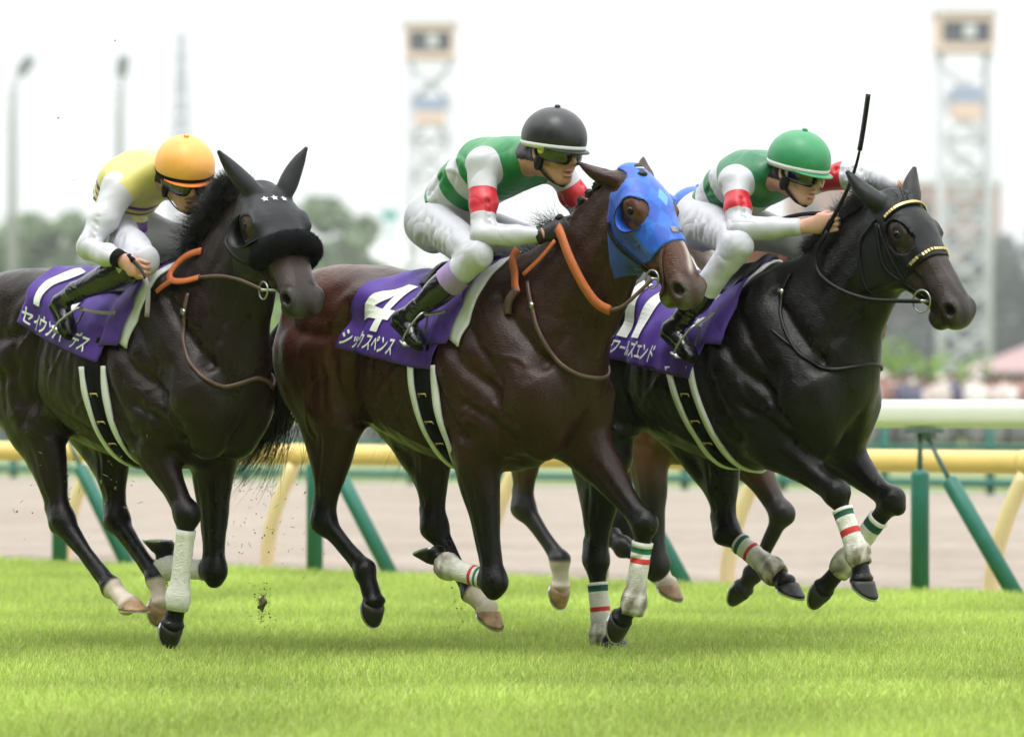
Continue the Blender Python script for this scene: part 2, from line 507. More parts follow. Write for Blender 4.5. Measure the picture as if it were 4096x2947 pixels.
def coat_detail(m, lo=.23, hi=.46):
    """short hair: fine streaks in the relief and patchy gloss"""
    N, L = m.node_tree.nodes, m.node_tree.links; b = N['Principled BSDF']
    tc = N.new('ShaderNodeTexCoord'); mp = N.new('ShaderNodeMapping'); mp.inputs['Rotation'].default_value = (0, .5, 0); mp.inputs['Scale'].default_value = (.35, 1, 1.3); L.new(tc.outputs['Object'], mp.inputs[0])
    f = N.new('ShaderNodeTexNoise'); f.inputs['Scale'].default_value = 150; f.inputs['Detail'].default_value = 3; L.new(mp.outputs[0], f.inputs['Vector'])
    bp = N.new('ShaderNodeBump'); bp.inputs['Distance'].default_value = .0022; L.new(f.outputs['Fac'], bp.inputs['Height'])
    old = b.inputs['Normal'].links[0].from_socket; L.new(old, bp.inputs['Normal']); L.new(bp.outputs[0], b.inputs['Normal'])
    g = N.new('ShaderNodeTexNoise'); g.inputs['Scale'].default_value = 7; g.inputs['Detail'].default_value = 7; g.inputs['Roughness'].default_value = .7; L.new(tc.outputs['Object'], g.inputs['Vector'])
    mr = N.new('ShaderNodeMapRange'); mr.inputs['From Min'].default_value = .32; mr.inputs['From Max'].default_value = .68; mr.inputs['To Min'].default_value = lo; mr.inputs['To Max'].default_value = hi
    L.new(g.outputs['Fac'], mr.inputs[0]); L.new(mr.outputs[0], b.inputs['Roughness'])
coat_detail(M['coat'])
# ------------------------------------------------------------------ the setting
def W(s, t, z=0.0):
    """track coordinates: s along the running direction, t across it (away from the camera), z up"""
    return np.array((s*CP + t*SP, -s*SP + t*CP - CAM_D, z))
SD, TD = np.array((CP, -SP, 0.)), np.array((SP, CP, 0.))

def ground_mat(name, c1, c2, scale, bump, stretch=(1, 1, 1), rough=.95):
    m = bpy.data.materials.new(name); m.use_nodes = True; N, L = m.node_tree.nodes, m.node_tree.links; b = N['Principled BSDF']
    b.inputs['Roughness'].default_value = rough; b.inputs['Specular IOR Level'].default_value = .15
    tc = N.new('ShaderNodeTexCoord'); mp = N.new('ShaderNodeMapping'); mp.inputs['Scale'].default_value = stretch; L.new(tc.outputs['Object'], mp.inputs[0])
    n1 = N.new('ShaderNodeTexNoise'); n1.inputs['Scale'].default_value = scale; n1.inputs['Detail'].default_value = 8; L.new(mp.outputs[0], n1.inputs[0])
    n2 = N.new('ShaderNodeTexNoise'); n2.inputs['Scale'].default_value = scale*.09; n2.inputs['Detail'].default_value = 5; L.new(mp.outputs[0], n2.inputs[0])
    ad = N.new('ShaderNodeMath'); ad.operation = 'ADD'; L.new(n1.outputs[0], ad.inputs[0]); L.new(n2.outputs[0], ad.inputs[1])
    mr = N.new('ShaderNodeMapRange'); mr.inputs['From Min'].default_value = .75; mr.inputs['From Max'].default_value = 1.25; L.new(ad.outputs[0], mr.inputs[0])
    mx = N.new('ShaderNodeMix'); mx.data_type = 'RGBA'; mx.inputs[6].default_value = (*c1, 1); mx.inputs[7].default_value = (*c2, 1); L.new(mr.outputs[0], mx.inputs[0])
    L.new(mx.outputs[2], b.inputs['Base Color'])
    bp = N.new('ShaderNodeBump'); bp.inputs['Distance'].default_value = bump; L.new(n1.outputs[0], bp.inputs['Height']); L.new(bp.outputs[0], b.inputs['Normal'])
    return m
M['turf'] = ground_mat('turf_soil', (.16, .24, .035), (.30, .40, .06), 30, .03)
M['dirt'] = ground_mat('dirt_track', (.255, .215, .180), (.350, .300, .255), 6, .05, (1, 1, 1))
M['infield'] = ground_mat('infield_grass', (.15, .19, .075), (.24, .28, .13), 2, .03)
def sheet(name, quad, z, m):
    V = [W(s, t, z) for s, t in quad]
    o = mesh_obj(name, V, [(0, 1, 2, 3)], m, None, False); o['kind'] = 'structure'; return o
sheet('turf_track', [(-400, -30), (300, -30), (300, 21.02), (-400, 21.02)], 0.0, M['turf'])
sheet('dirt_track', [(-700, 21.02), (500, 21.02), (500, 43.2), (-700, 43.2)], -.01, M['dirt'])
sheet('infield_lawn', [(-6000, 43.2), (5000, 43.2), (5000, 5000), (-6000, 5000)], 0.0, M['infield'])

# grass of the turf track
def grass():
    g = np.random.default_rng(5); n0 = 520000
    Zd = g.uniform(12.6, 33.0, n0)
    keep = g.uniform(0, 1, n0) < np.clip(1.25 - (Zd-12.6)/30, .35, 1)
    Zd = Zd[keep]; X = g.uniform(-1, 1, len(Zd))*(.1165*Zd + .35)
    t = X*SP + Zd*CP; k = t < 20.55; X, Zd = X[k], Zd[k]
    n = len(X)
    patch = .5 + .5*np.sin(1.7*X + .9*Zd + 1.2*np.sin(1.1*Zd)) * np.sin(2.3*X - 1.4*Zd)
    hgt = g.uniform(.030, .072, n)*(.75 + .45*patch); lean = g.normal(size=(n, 2))*.35 + np.array((.10, 0))
    wid = g.uniform(.0016, .0032, n); az = g.uniform(0, math.pi, n)
    base = np.stack([X, Zd - CAM_D, np.zeros(n)], 1)
    w = np.stack([np.cos(az)*wid, np.sin(az)*wid, np.zeros(n)], 1)
    mid = base + np.stack([lean[:, 0]*hgt*.25, lean[:, 1]*hgt*.25, hgt*.55], 1)
    tip = base + np.stack([lean[:, 0]*hgt*.9, lean[:, 1]*hgt*.9, hgt*(1 - .12*np.abs(lean).sum(1))], 1)
    V = np.stack([base - w, base + w, mid + w*.75, mid - w*.75, tip], 1).reshape(-1, 3)
    i = np.arange(n)[:, None]*5
    T = np.concatenate([i + np.array([[0, 1, 2]]), i + np.array([[0, 2, 3]]), i + np.array([[3, 2, 4]])])
    c = np.array((.475, .61, .14))[None]*g.uniform(.65, 1.2, (n, 1))
    yel = g.uniform(0, 1, n) < .10; c[yel] = np.array((.60, .64, .24))*g.uniform(.8, 1.2, (yel.sum(), 1))
    c *= (.80 + .36*patch)[:, None]
    m = bpy.data.materials.new('grass_blades'); m.use_nodes = True; N, L = m.node_tree.nodes, m.node_tree.links; b = N['Principled BSDF']
    a = N.new('ShaderNodeAttribute'); a.attribute_name = 'Col'
    b.inputs['Roughness'].default_value = .5; b.inputs['Specular IOR Level'].default_value = .3
    tr = N.new('ShaderNodeBsdfTranslucent'); mx = N.new('ShaderNodeMixShader'); mx.inputs[0].default_value = .35
    L.new(a.outputs['Color'], b.inputs['Base Color']); L.new(a.outputs['Color'], tr.inputs['Color'])
    L.new(b.outputs[0], mx.inputs[1]); L.new(tr.outputs[0], mx.inputs[2]); L.new(mx.outputs[0], N['Material Output'].inputs['Surface'])
    o = mesh_obj('grass', V, T, m, None, False, None, np.repeat(c, 5, 0))
    tag(o, 'bright green turf grass blades', 'grass', kind='stuff')
grass()

# ---------------- white running rail on green posts
M['rail_white'] = mat('white_rail', (.80, .80, .76), .35, noise=(3, .03))
M['post_green'] = mat('green_plastic', (.018, .15, .115), .45, noise=(12, .15))
M['rail_yellow'] = mat('yellow_rail', (.80, .56, .19), .5, noise=(4, .06))
M['post_cream'] = mat('cream_post', (.82, .66, .36), .5, noise=(4, .06))
M['bracket'] = mat('grey_bracket', (.10, .17, .17), .5, metal=.3)
def oval(c, a, b, ra, rb, n=14, p=2.6):
    out = []
    for k in range(n):
        q = 2*math.pi*k/n; x, y = math.cos(q), math.sin(q); f = (abs(x)**p + abs(y)**p)**(-1/p)
        out.append(c + a*ra*x*f + b*rb*y*f)
    return out
ZU = np.array((0, 0, 1.))
fence = empty('running_rail', W(-19, 20.86)); tag(fence, 'white running rail on green posts beside the turf', 'fence')
base = np.array(fence.location)
def part(mb, name, m, parent, off, smooth=True):
    mb.v = [tuple(np.asarray(v) - off) for v in mb.v]
    return mb.build(name, [m], parent, smooth)
mb = MB(); mb.loft([oval(W(s, 20.86, 1.0), TD, ZU, .060, .078, 18, 3.2) for s in np.arange(-42, -2, 4.0)]); part(mb, 'rail', M['rail_white'], fence, base)
for k in range(-6, 3):
    s0 = -16.33 + 2.41*k
    mb = MB(); mb.loft([oval(W(s0, 20.86, z), TD, SD, r, r, 16, 2) for z, r in ((-.05, .052), (.66, .052), (.675, .047), (.69, .02))]); po = part(mb, 'post', M['post_green'], fence, base)
    mb = MB(); mb.tube([W(s0, 20.86, .68), W(s0, 20.86, .90)], .016, 8); part(mb, 'post_rod', M['bracket'], fence, base)
    mb = MB(); mb.obox(W(s0 + .03, 20.86, .905), SD*.10, TD*.05, ZU*.012); mb.obox(W(s0 + .06, 20.86, .885), SD*.03, TD*.03, ZU*.02); part(mb, 'bracket', M['bracket'], fence, base, False)
    a, b = W(s0 + .20, 20.86, .64), W(s0 + .69, 20.86, -.03); ax = unit(b-a); e2 = unit(np.cross(ax, TD))
    mb = MB(); mb.loft([oval(a + (b-a)*t, TD, e2, r, r, 16, 2) for t, r in ((0, .02), (.012, .044), (.03, .048), (1, .048))]); part(mb, 'strut', M['post_green'], fence, base)
    mb = MB(); mb.tube([W(s0 + .04, 20.86, .89), W(s0 + .21, 20.86, .63)], .014, 8); part(mb, 'strut_rod', M['bracket'], fence, base)

# ---------------- yellow rail of the dirt course on cream gooseneck posts
fence = empty('dirt_course_rail', W(-20, 21.5)); tag(fence, 'yellow rail on cream curved posts along the sandy track', 'fence')
base = np.array(fence.location)
mb = MB(); mb.loft([oval(W(s, 21.5, .725), TD, ZU, .062, .066, 16, 2.2) for s in np.arange(-46, -2, 4.0)]); part(mb, 'rail', M['rail_yellow'], fence, base)
for k in range(-8, 4):
    s0 = -20.0 + 1.97*k
    pts = catmull([W(s0 - .20, 21.42, -.05), W(s0 - .17, 21.42, .18), W(s0 - .10, 21.44, .42), W(s0 - .01, 21.49, .66)], 5)
    mb = MB(); mb.tube(pts, .048, 14); part(mb, 'post', M['post_cream'], fence, base)
    mb = MB(); mb.loft([oval(W(s0 + d, 21.5, .725), TD, ZU, .066, .070, 16, 2.2) for d in (-.05, .05)]); part(mb, 'joint_sleeve', M['rail_yellow'], fence, base)

# ---------------- far green fence on the other side of the dirt
M['far_rail'] = mat('far_rail', (.60, .62, .52), .6)
fence = empty('infield_fence', W(-40, 43.4)); tag(fence, 'far green post-and-rail fence beyond the sandy track', 'fence')
base = np.array(fence.location)
for z, r, m in ((.98, .06, M['far_rail']), (.52, .035, M['post_green']), (.12, .05, M['post_green'])):
    mb = MB(); mb.loft([oval(W(s, 43.4, z), TD, ZU, r*.8, r, 10, 2.5) for s in np.arange(-70, -14, 6.0)]); part(mb, 'rail', m, fence, base)
for s0 in np.arange(-64, -18, 1.55):
    mb = MB(); mb.loft([oval(W(s0, 43.46, z), TD, SD, .05, .05, 10, 2) for z in (-.05, .96)]); part(mb, 'post', M['post_green'], fence, base)

# ---------------- race-goers, hedge, trees
def blob_person(mb, p, hgt, mi, skin, rg):
    d = rg.uniform(-.12, .12)
    w = hgt*.13
    for c, r in ((.30, (w*.8, w*.6, hgt*.30)), (.66, (w*1.25, w*.8, hgt*.20)),):
        rings = []
        for z, f in ((-1, .55), (-.6, .9), (0, 1), (.6, .95), (.95, .55)):
            rings.append([p + np.array((r[0]*f*math.cos(q), r[1]*f*math.sin(q), hgt*c + r[2]*z)) for q in np.linspace(0, 2*math.pi, 9)[:-1]])
        mb.loft(rings, mi if c > .5 else 4)
    rings = [[p + np.array((d*.3 + hgt*.055*f*math.cos(q), hgt*.06*f*math.sin(q), hgt*(.93 + .065*z))) for q in np.linspace(0, 2*math.pi, 9)[:-1]] for z, f in ((-1, .4), (-.5, .9), (0, 1), (.6, .8), (1, .3))]
    mb.loft(rings[:3], skin); mb.loft(rings[2:], 5 if rg.random() < .7 else 0)
def crowd():
    rg = np.random.default_rng(12); mb = MB()
    cols = [(.75, .73, .70), (.30, .16, .15), (.10, .11, .17), (.55, .36, .32), (.26, .26, .27), (.02, .018, .016), (.50, .30, .22), (.62, .52, .50)]
    for k in range(430):
        Y = rg.uniform(92, 100); X = rg.uniform(-14.5, 14.5)
        if rg.random() < .12: continue
        blob_person(mb, np.array((X, Y, 0.)), rg.uniform(1.5, 1.78), int(rg.choice([0, 0, 1, 2, 3, 3, 7, 7])), 6, rg)
    o = mb.build('crowd', [mat('clothes', c, .8) for c in cols]); tag(o, 'blurred crowd of race-goers standing behind the far fence', 'crowd', kind='stuff')
crowd()
mb = MB(); mb.box((7.9, 93.0, 0), (9.0, 93.7, 1.45)); mb.box((7.85, 92.95, 1.45), (9.05, 93.75, 1.52)); mb.box((8.0, 92.93, .5), (8.9, 92.99, 1.35))
bx = mb.build('green_box', [mat('green_box', (.01, .27, .16), .6)], None, False); tag(bx, 'green equipment box at the edge of the crowd', 'box')

def leaf_cloud(centers, radii, n, size, rg):
    """leaf-sized faces scattered through several overlapping lobes"""
    centers, radii = np.asarray(centers, float), np.asarray(radii, float)
    k = rg.integers(0, len(centers), n)
    d = rg.normal(size=(n, 3)); d /= np.linalg.norm(d, axis=1)[:, None]
    p = centers[k] + d*radii[k]*(rg.uniform(.35, 1, n)**.45)[:, None]
    a = rg.normal(size=(n, 3)); a /= np.linalg.norm(a, axis=1)[:, None]
    b = np.cross(a, rg.normal(size=(n, 3))); b /= np.linalg.norm(b, axis=1)[:, None]
    s = rg.uniform(.6, 1.3, (n, 1))*size
    V = np.stack([p - a*s, p + b*s*.6, p + a*s, p - b*s*.6], 1).reshape(-1, 3)
    return V, np.arange(n*4).reshape(n, 4)
def leaf_mat(name, c, var=.35):
    m = mat(name, c, .6, noise=(1.2, var)); return m
M['bark'] = mat('bark', (.10, .075, .055), .9, noise=(8, .3))
M['leaf_hedge'] = leaf_mat('hedge_leaves', (.20, .33, .055)); M['leaf_far'] = leaf_mat('far_leaves', (.075, .125, .060)); M['leaf_hazed'] = leaf_mat('hazed_tree_leaves', (.20, .28, .15))  # left trees' leaf colour is paled to stand in for haze
M['leaf_wood'] = leaf_mat('wood_leaves', (.055, .085, .070))
def hedge():
    rg = np.random.default_rng(31)
    C, R = [], []
    for x in np.arange(-17, 18, .55):
        hh = 2.0 + .35*math.sin(x*.7) + rg.uniform(-.2, .3) + (.9 if x < -2 else 0)
        for z in np.arange(.4, hh, .5): C.append((x + rg.uniform(-.2, .2), 110 + rg.uniform(-.5, .5), z)); R.append((.55, .6, .45))
    V, F = leaf_cloud(C, R, 26000, .085, rg)
    root = empty('hedge', (0, 110, 0)); tag(root, 'light green clipped hedge behind the crowd', 'hedge')
    mesh_obj('foliage', V - np.array((0, 110, 0)), F, M['leaf_hedge'], root, False)
    mb = MB(); mb.box((-17, -.35, -.05), (17, .35, 1.2)); mb.build('stems', [M['leaf_hedge']], root, False)
hedge()
def tree(loc, h, w, seed, m, label, n=7000, leaf=.62, group='trees beyond the course'):
    rg = np.random.default_rng(seed); root = empty('tree', loc); tag(root, label, 'tree', group)
    mb = MB(); mb.tube([(0, 0, -.2), (rg.uniform(-.2, .2), 0, h*.3), (rg.uniform(-.4, .4), 0, h*.62)], np.array((.030, .022, .010))*h, 8)
    for k in range(5):
        a = rg.uniform(0, 6.28); z = h*rg.uniform(.28, .5); mb.tube([(0, 0, z), (math.cos(a)*w*.25, math.sin(a)*w*.25, z + h*.14), (math.cos(a)*w*.42, math.sin(a)*w*.42, z + h*.25)], np.array((.012, .009, .004))*h, 6)
    mb.build('trunk', [M['bark']], root)
    C, R = [], []
    for k in range(34):
        a = rg.uniform(0, 6.28); r = rg.uniform(0, .46)*w; z = h*rg.uniform(.30, .95)
        f = 1 - .45*abs(z/h - .58)/.4
        C.append((math.cos(a)*r*f, math.sin(a)*r*f, z)); q = rg.uniform(.07, .15)*w; R.append((q, q, q*.8))
    V, F = leaf_cloud(C, R, n, leaf, rg); mesh_obj('crown', V, F, m, root, False)
tree((-56.2, 552, 0), 25.3, 19.8, 1, M['leaf_hazed'], 'hazy broad tree at the far left edge, nearest the leftmost floodlight')
tree((-45.1, 543, 0), 23.1, 17.6, 2, M['leaf_hazed'], 'rounded hazy tree between the two floodlight poles')
tree((-35.3, 575, 0), 27.8, 19.9, 3, M['leaf_hazed'], 'taller hazy tree just behind the yellow-shirted jockey')
tree((-23.0, 603, 0), 28.3, 16.6, 4, M['leaf_hazed'], 'hazy tree showing to the right of the star-hooded horse')
def far_wood():
    rg = np.random.default_rng(77); C, R = [], []
    for k in range(190):
        x = rg.uniform(38, 132); z = rg.uniform(2, 31 if x > 84 else 25); C.append((x, 800 + rg.uniform(-14, 14), z)); q = rg.uniform(3.2, 6.4); R.append((q, q, q*.8))
    V, F = leaf_cloud(C, R, 30000, .85, rg); o = mesh_obj('far_wood', V, F, M['leaf_wood'], None, False); tag(o, 'dark far wood behind the hedge on the right', 'wood', kind='stuff')
    C, R = [], []
    for k in range(120):
        x = rg.uniform(-95, 30); z = rg.uniform(.5, 11); C.append((x, 620 + rg.uniform(-9, 9), z)); q = rg.uniform(2.0, 4.0); R.append((q, q, q*.8))
    V, F = leaf_cloud(C, R, 14000, .75, rg); o = mesh_obj('far_shrubs', V, F, M['leaf_far'], None, False); tag(o, 'pale low line of far shrubs behind the horses', 'shrubs', kind='stuff')
far_wood()

# ---------------- buildings and towers
M['brick'] = mat('pink_brick', (.34, .215, .185), .9, noise=(.5, .15)); M['glass_dark'] = mat('window_glass', (.06, .07, .085), .2)
M['concrete'] = mat('pale_concrete', (.62, .63, .62), .9, noise=(.3, .08)); M['pale_blue'] = mat('pale_blue_panel', (.30, .35, .50), .6)
M['orange_panel'] = mat('orange_panel', (.70, .52, .44), .7); M['lattice'] = mat('galvanised_steel', (.52, .54, .56), .6)
M['grey_pole'] = mat('grey_pole', (.36, .37, .38), .7); M['grey_steel'] = mat('grey_steel', (.25, .27, .30), .6); M['pink_canvas'] = mat('pink_canvas', (.36, .25, .25), .8); M['teal'] = mat('teal_sign', (.02, .33, .27), .6)
b = empty('apartment_block', (79.3, 950, 0)); b.scale = (1.867,)*3; tag(b, 'pinkish brick building behind the trees on the right', 'building')
mb = MB(); mb.box((-11.6, 0, -1), (11.3, 14, 24.2)); mb.build('wall', [M['brick']], b, False)
mb = MB(); mb.box((-11.9, -.3, 24.2), (11.6, 14.3, 24.9)); mb.build('roof', [M['concrete']], b, False)
for r in range(3):
    for c in range(7):
        x, z = -9.6 + 3.1*c, 21.3 - 3.4*r
        mb = MB(); mb.box((x - .8, -.12, z - .9), (x + .8, .25, z + .9)); w_ = mb.build('window', [M['glass_dark']], b, False)
        mb = MB(); mb.box((x - .95, -.2, z - 1.05), (x + .95, -.05, z - .9)); mb.build('sill', [M['concrete']], w_, False)
def patrol_tower(label, x, y, w, top, cab_h, mid, seed):
    root = empty('patrol_tower', (x*1.729, 500, 0)); root.scale = (1.715,)*3; tag(root, label, 'tower', 'patrol towers')
    hw = w/2*.82
    for sx in (-1, 1):
        for sy in (-1, 1):
            mb = MB(); mb.tube([(sx*hw, sy*hw, -.2), (sx*hw, sy*hw, top - cab_h)], .17, 8); mb.build('leg', [M['lattice']], root)
    z = .5; k = 0
    while z < top - cab_h - 1.5:
        for sy in (-1, 1):
            mb = MB(); mb.tube([(-hw, sy*hw, z), (hw, sy*hw, z + 2.4)], .085, 6); mb.tube([(hw, sy*hw, z), (-hw, sy*hw, z + 2.4)], .085, 6); mb.tube([(-hw, sy*hw, z), (hw, sy*hw, z)], .10, 6); mb.build('brace', [M['lattice']], root)
        for sx in (-1, 1):
            mb = MB(); mb.tube([(sx*hw, -hw, z), (sx*hw, hw, z + 2.4)], .085, 6); mb.tube([(sx*hw, -hw, z), (sx*hw, hw, z)], .10, 6); mb.build('brace', [M['lattice']], root)
        z += 2.4; k += 1
    for i in range(12):
        z0 = 1 + i*(top - cab_h - 2)/12; mb = MB(); s_ = 1 if i % 2 else -1
        mb.obox((0, 0, z0 + .8), (hw*.7, 0, .8*s_), (0, .35, 0), (0, 0, .05)); mb.build('stair_flight', [M['lattice']], root, False)
    mb = MB(); mb.box((-w/2, -w/2, top - cab_h), (w/2, w/2, top - cab_h*.80)); mb.box((-w/2, -w/2, top - cab_h*.22), (w/2, w/2, top)); 
    for sx in (-1, 1):
        mb.box((min(sx*w/2, sx*(w/2 - .3)), -w/2 + .002, top - cab_h*.80), (max(sx*w/2, sx*(w/2 - .3)), w/2 - .002, top - cab_h*.22))
    cb = mb.build('cabin', [M['orange_panel']], root, False)
    mb = MB(); mb.box((-w/2 + .31, -w/2 + .15, top - cab_h*.8 + .004), (w/2 - .31, w/2 - .15, top - cab_h*.22 - .004)); mb.build('window', [M['glass_dark']], cb, False)
    mb = MB(); mb.obox((w*.05, -w/2 + .02, top - cab_h*.48), (w*.10, 0, 0), (0, .08, 0), (0, 0, cab_h*.17)); mb.build('camera_unit', [M['concrete']], cb, False)
    mb = MB(); mb.box((-w/2 - .2, -w/2 - .2, top + .003), (w/2 + .2, w/2 + .2, top + .18)); mb.build('roof', [M['concrete']], cb, False)
    m0, m1, mw = mid
    mb = MB(); mb.box((-mw/2, -hw - .4, m0), (mw/2, -hw + .7, m0 + (m1-m0)*.5)); mb.build('lower_cabin', [M['orange_panel']], root, False)
    mb = MB(); mb.box((-mw/2, -hw - .4, m0 + (m1-m0)*.5 + .01), (mw/2, -hw + .7, m1)); mb.build('lower_window', [M['pale_blue']], root, False)
patrol_tower('pale lattice patrol tower behind the centre jockey', -5.2, 281, 3.25, 24.6, 2.2, (18.2, 19.9, 1.9), 1)
patrol_tower('pale lattice patrol tower at the right edge above the black horse', 28.8, 281, 3.7, 25.3, 2.4, (18.5, 20.6, 1.9), 2)
def floodlight(label, x, y, h, tilt):
    root = empty('floodlight', (x*1.67, 400, 0)); root.scale = (1.65,)*3; tag(root, label, 'floodlight', 'floodlight poles')
    mb = MB(); mb.tube([(0, 0, -.1), (0, 0, h*.9), (.1, 0, h)], np.array((.28, .22, .19)), 10); mb.build('pole', [M['grey_pole']], root)
    mb = MB(); mb.tube([(-.35, 0, h - .9), (.35, 0, h - .9)], .07, 6); mb.build('cross_bar', [M['grey_steel']], root)
    mb = MB(); mb.tube([(0, 0, h - .2), (tilt*.6, 0, h + .35)], .07, 6); mb.build('arm', [M['grey_steel']], root)
    c = np.array((tilt*.75, -.1, h + .75)); ax = unit((.55*tilt, -.3, .75)); s_ = unit(np.cross(ax, (0, 1, 0)))
    mb = MB(); mb.obox(c, ax*.55, s_*.30, np.cross(ax, s_)*.30); mb.build('lamp_head', [M['grey_steel']], root, False)
floodlight('leftmost slender floodlight pole with its lamp tilted up', -26.6, 232, 17.9, 1.0)
floodlight('second floodlight pole behind the orange helmet', -20.9, 232, 17.9, .25)
root = empty('pylon', (-103, 1450, 0)); root.scale = (2.1,)*3; tag(root, 'grey hazy lattice pylon rising above the orange helmet', 'pylon')
for sx in (-1, 1):
    for sy in (-1, 1):
        mb = MB(); mb.tube([(sx*2.6, sy*2.6, -1), (sx*.9, sy*.9, 40), (sx*.35, sy*.35, 55)], .24, 6); mb.build('leg', [M['grey_steel']], root)
for k in range(22):
    z = 2 + 2.4*k; r = np.interp(z, (0, 40, 55), (2.6, .9, .35)); r2 = np.interp(z + 2.4, (0, 40, 55), (2.6, .9, .35))
    mb = MB()
    for sy in (-1, 1): mb.tube([(-r, sy*r, z), (r2, sy*r2, z + 2.4)], .15, 5); mb.tube([(r, sy*r, z), (-r2, sy*r2, z + 2.4)], .15, 5)
    mb.build('brace', [M['grey_steel']], root)
for z, w_ in ((47, 2.6), (51, 2.2)):
    mb = MB(); mb.tube([(-w_*.5, 0, z), (0, 0, z + .6), (w_*.5, 0, z)], .14, 6); mb.build('cross_arm', [M['grey_steel']], root)
gs = empty('grandstand', (-27.8, 850, 0)); gs.scale = (1.74,)*3; tag(gs, 'pale hazy stand with a teal sign between the first two jockeys', 'building')
mb = MB(); mb.box((-6, 0, -1), (12, 10, 14)); mb.build('wall', [M['concrete']], gs, False)
mb = MB(); mb.obox((3, 4, 16), (11, 0, 0), (0, 7, 1.2), (0, -.03, .25)); mb.build('roof', [M['concrete']], gs, False)
for r in range(4):
    mb = MB(); mb.box((-5.5, -.15, 1.5 + 3*r), (11.5, .2, 3 + 3*r)); mb.build('window', [M['glass_dark']], gs, False)
mb = MB(); mb.box((2.2, -1.2, 19.6), (3.9, -.8, 20.6)); mb.tube([(3, -1, 16), (3, -1, 19.6)], .1, 6); mb.build('sign', [M['teal']], gs, False)
tent = empty('marquee', (22.6, 190, 0)); tag(tent, 'pink-roofed marquee at the right edge above the hedge', 'tent')
mb = MB(); mb.add([(-2.6, -3, 2.3), (5.5, -3, 2.3), (5.5, 3, 2.3), (-2.6, 3, 2.3), (.8, 0, 3.7), (3.5, 0, 3.7)], [(0, 1, 5, 4), (1, 2, 5), (2, 3, 4, 5), (3, 0, 4), (0, 3, 2, 1)]); mb.build('canopy', [M['pink_canvas']], tent, False)
for x in (-2.4, 5.3):
    for y in (-2.8, 2.8):
        mb = MB(); mb.tube([(x, y, -.1), (x, y, 2.4)], .06, 6); mb.build('pole', [M['grey_steel']], tent)

# ---------------- haze over the course
hz = bpy.data.materials.new('haze'); hz.use_nodes = True; N, L = hz.node_tree.nodes, hz.node_tree.links; N.clear()
o_ = N.new('ShaderNodeOutputMaterial'); pv = N.new('ShaderNodeVolumePrincipled'); pv.inputs['Color'].default_value = (.97, .99, .985, 1); pv.inputs['Density'].default_value = .00024; pv.inputs['Anisotropy'].default_value = 0.0
L.new(pv.outputs[0], o_.inputs['Volume'])
mb = MB(); mb.box((-700, -60, -1.2), (700, 1650, 132)); hzo = mb.build('haze', [hz], None, False); tag(hzo, 'pale haze over the racecourse', 'haze', kind='stuff')

# ---------------- turf kicked up behind the hooves
M['clod'] = mat('turf_clod', (.085, .065, .035), .95, noise=(60, .4))
def clod(loc, size, seed, label):
    rg = np.random.default_rng(seed); bm = bmesh.new(); bmesh.ops.create_icosphere(bm, subdivisions=2, radius=size)
    for v in bm.verts:
        f = 1 + .45*math.sin(9*v.co.x/size + seed) * math.sin(7*v.co.z/size + 2*seed) + rg.uniform(-.25, .25); v.co = v.co*f; v.co.z *= 1.6
    me = bpy.data.meshes.new('turf_clod'); bm.to_mesh(me); bm.free(); me.materials.append(M['clod'])
    o = bpy.data.objects.new('turf_clod', me); o.location = loc; link(o); tag(o, label, 'clod', 'clods of flying turf')
clod((-1.036, 0.24, 0.235), .018, 1, 'largest clod of flying earth, low between the first two horses')
def flecks():
    rg = np.random.default_rng(9); V, F, fm = [], [], []
    for cen, sx, sz, n in (((-1.036, .24, .23), .012, .035, 40), ((-1.03, .24, .20), .02, .06, 40), ((-1.03, .25, .55), .10, .12, 40), ((-1.007, 0.34, 0.703), 0.085, 0.026, 22), ((-1.671, -0.16, 0.758), 0.083, 0.074, 30), ((-1.002, 0.24, 0.489), 0.131, 0.169, 26), ((-1.855, -0.06, 0.59), 0.111, 0.166, 24), ((-0.23, 0.04, 0.235), 0.022, 0.056, 16), ((-0.823, 0.44, 1.431), 0.057, 0.076, 6), ((-1.865, 0.44, 2.284), 0.227, 0.171, 5), ((-1.455, -0.46, 0.275), 0.109, 0.109, 12)):
        for _ in range(n):
            c = np.array(cen) + rg.normal(size=3)*np.array((sx, .15, sz)); gr = rg.random() < .55
            a = unit(rg.normal(size=3)); b_ = unit(np.cross(a, rg.normal(size=3))); s_ = rg.uniform(.006, .022) if gr else rg.uniform(.002, .006); w_ = .0016 if gr else s_*.8
            n3 = np.cross(a, b_); i = len(V); V += [c - a*s_, c + b_*w_, c + a*s_, c - b_*w_, c + n3*w_, c - n3*w_]
            F += [(i, i+1, i+4), (i+1, i+2, i+4), (i+2, i+3, i+4), (i+3, i, i+4), (i+1, i, i+5), (i+2, i+1, i+5), (i+3, i+2, i+5), (i, i+3, i+5)]; fm += [0 if gr else 1]*8
    o = mesh_obj('turf_spray', V, F, [mat('grass_clipping', (.16, .26, .03), .7), M['clod']], None, False, fm); tag(o, 'scattered grass clippings and earth thrown up by the hooves', 'turf spray', kind='stuff')
flecks()

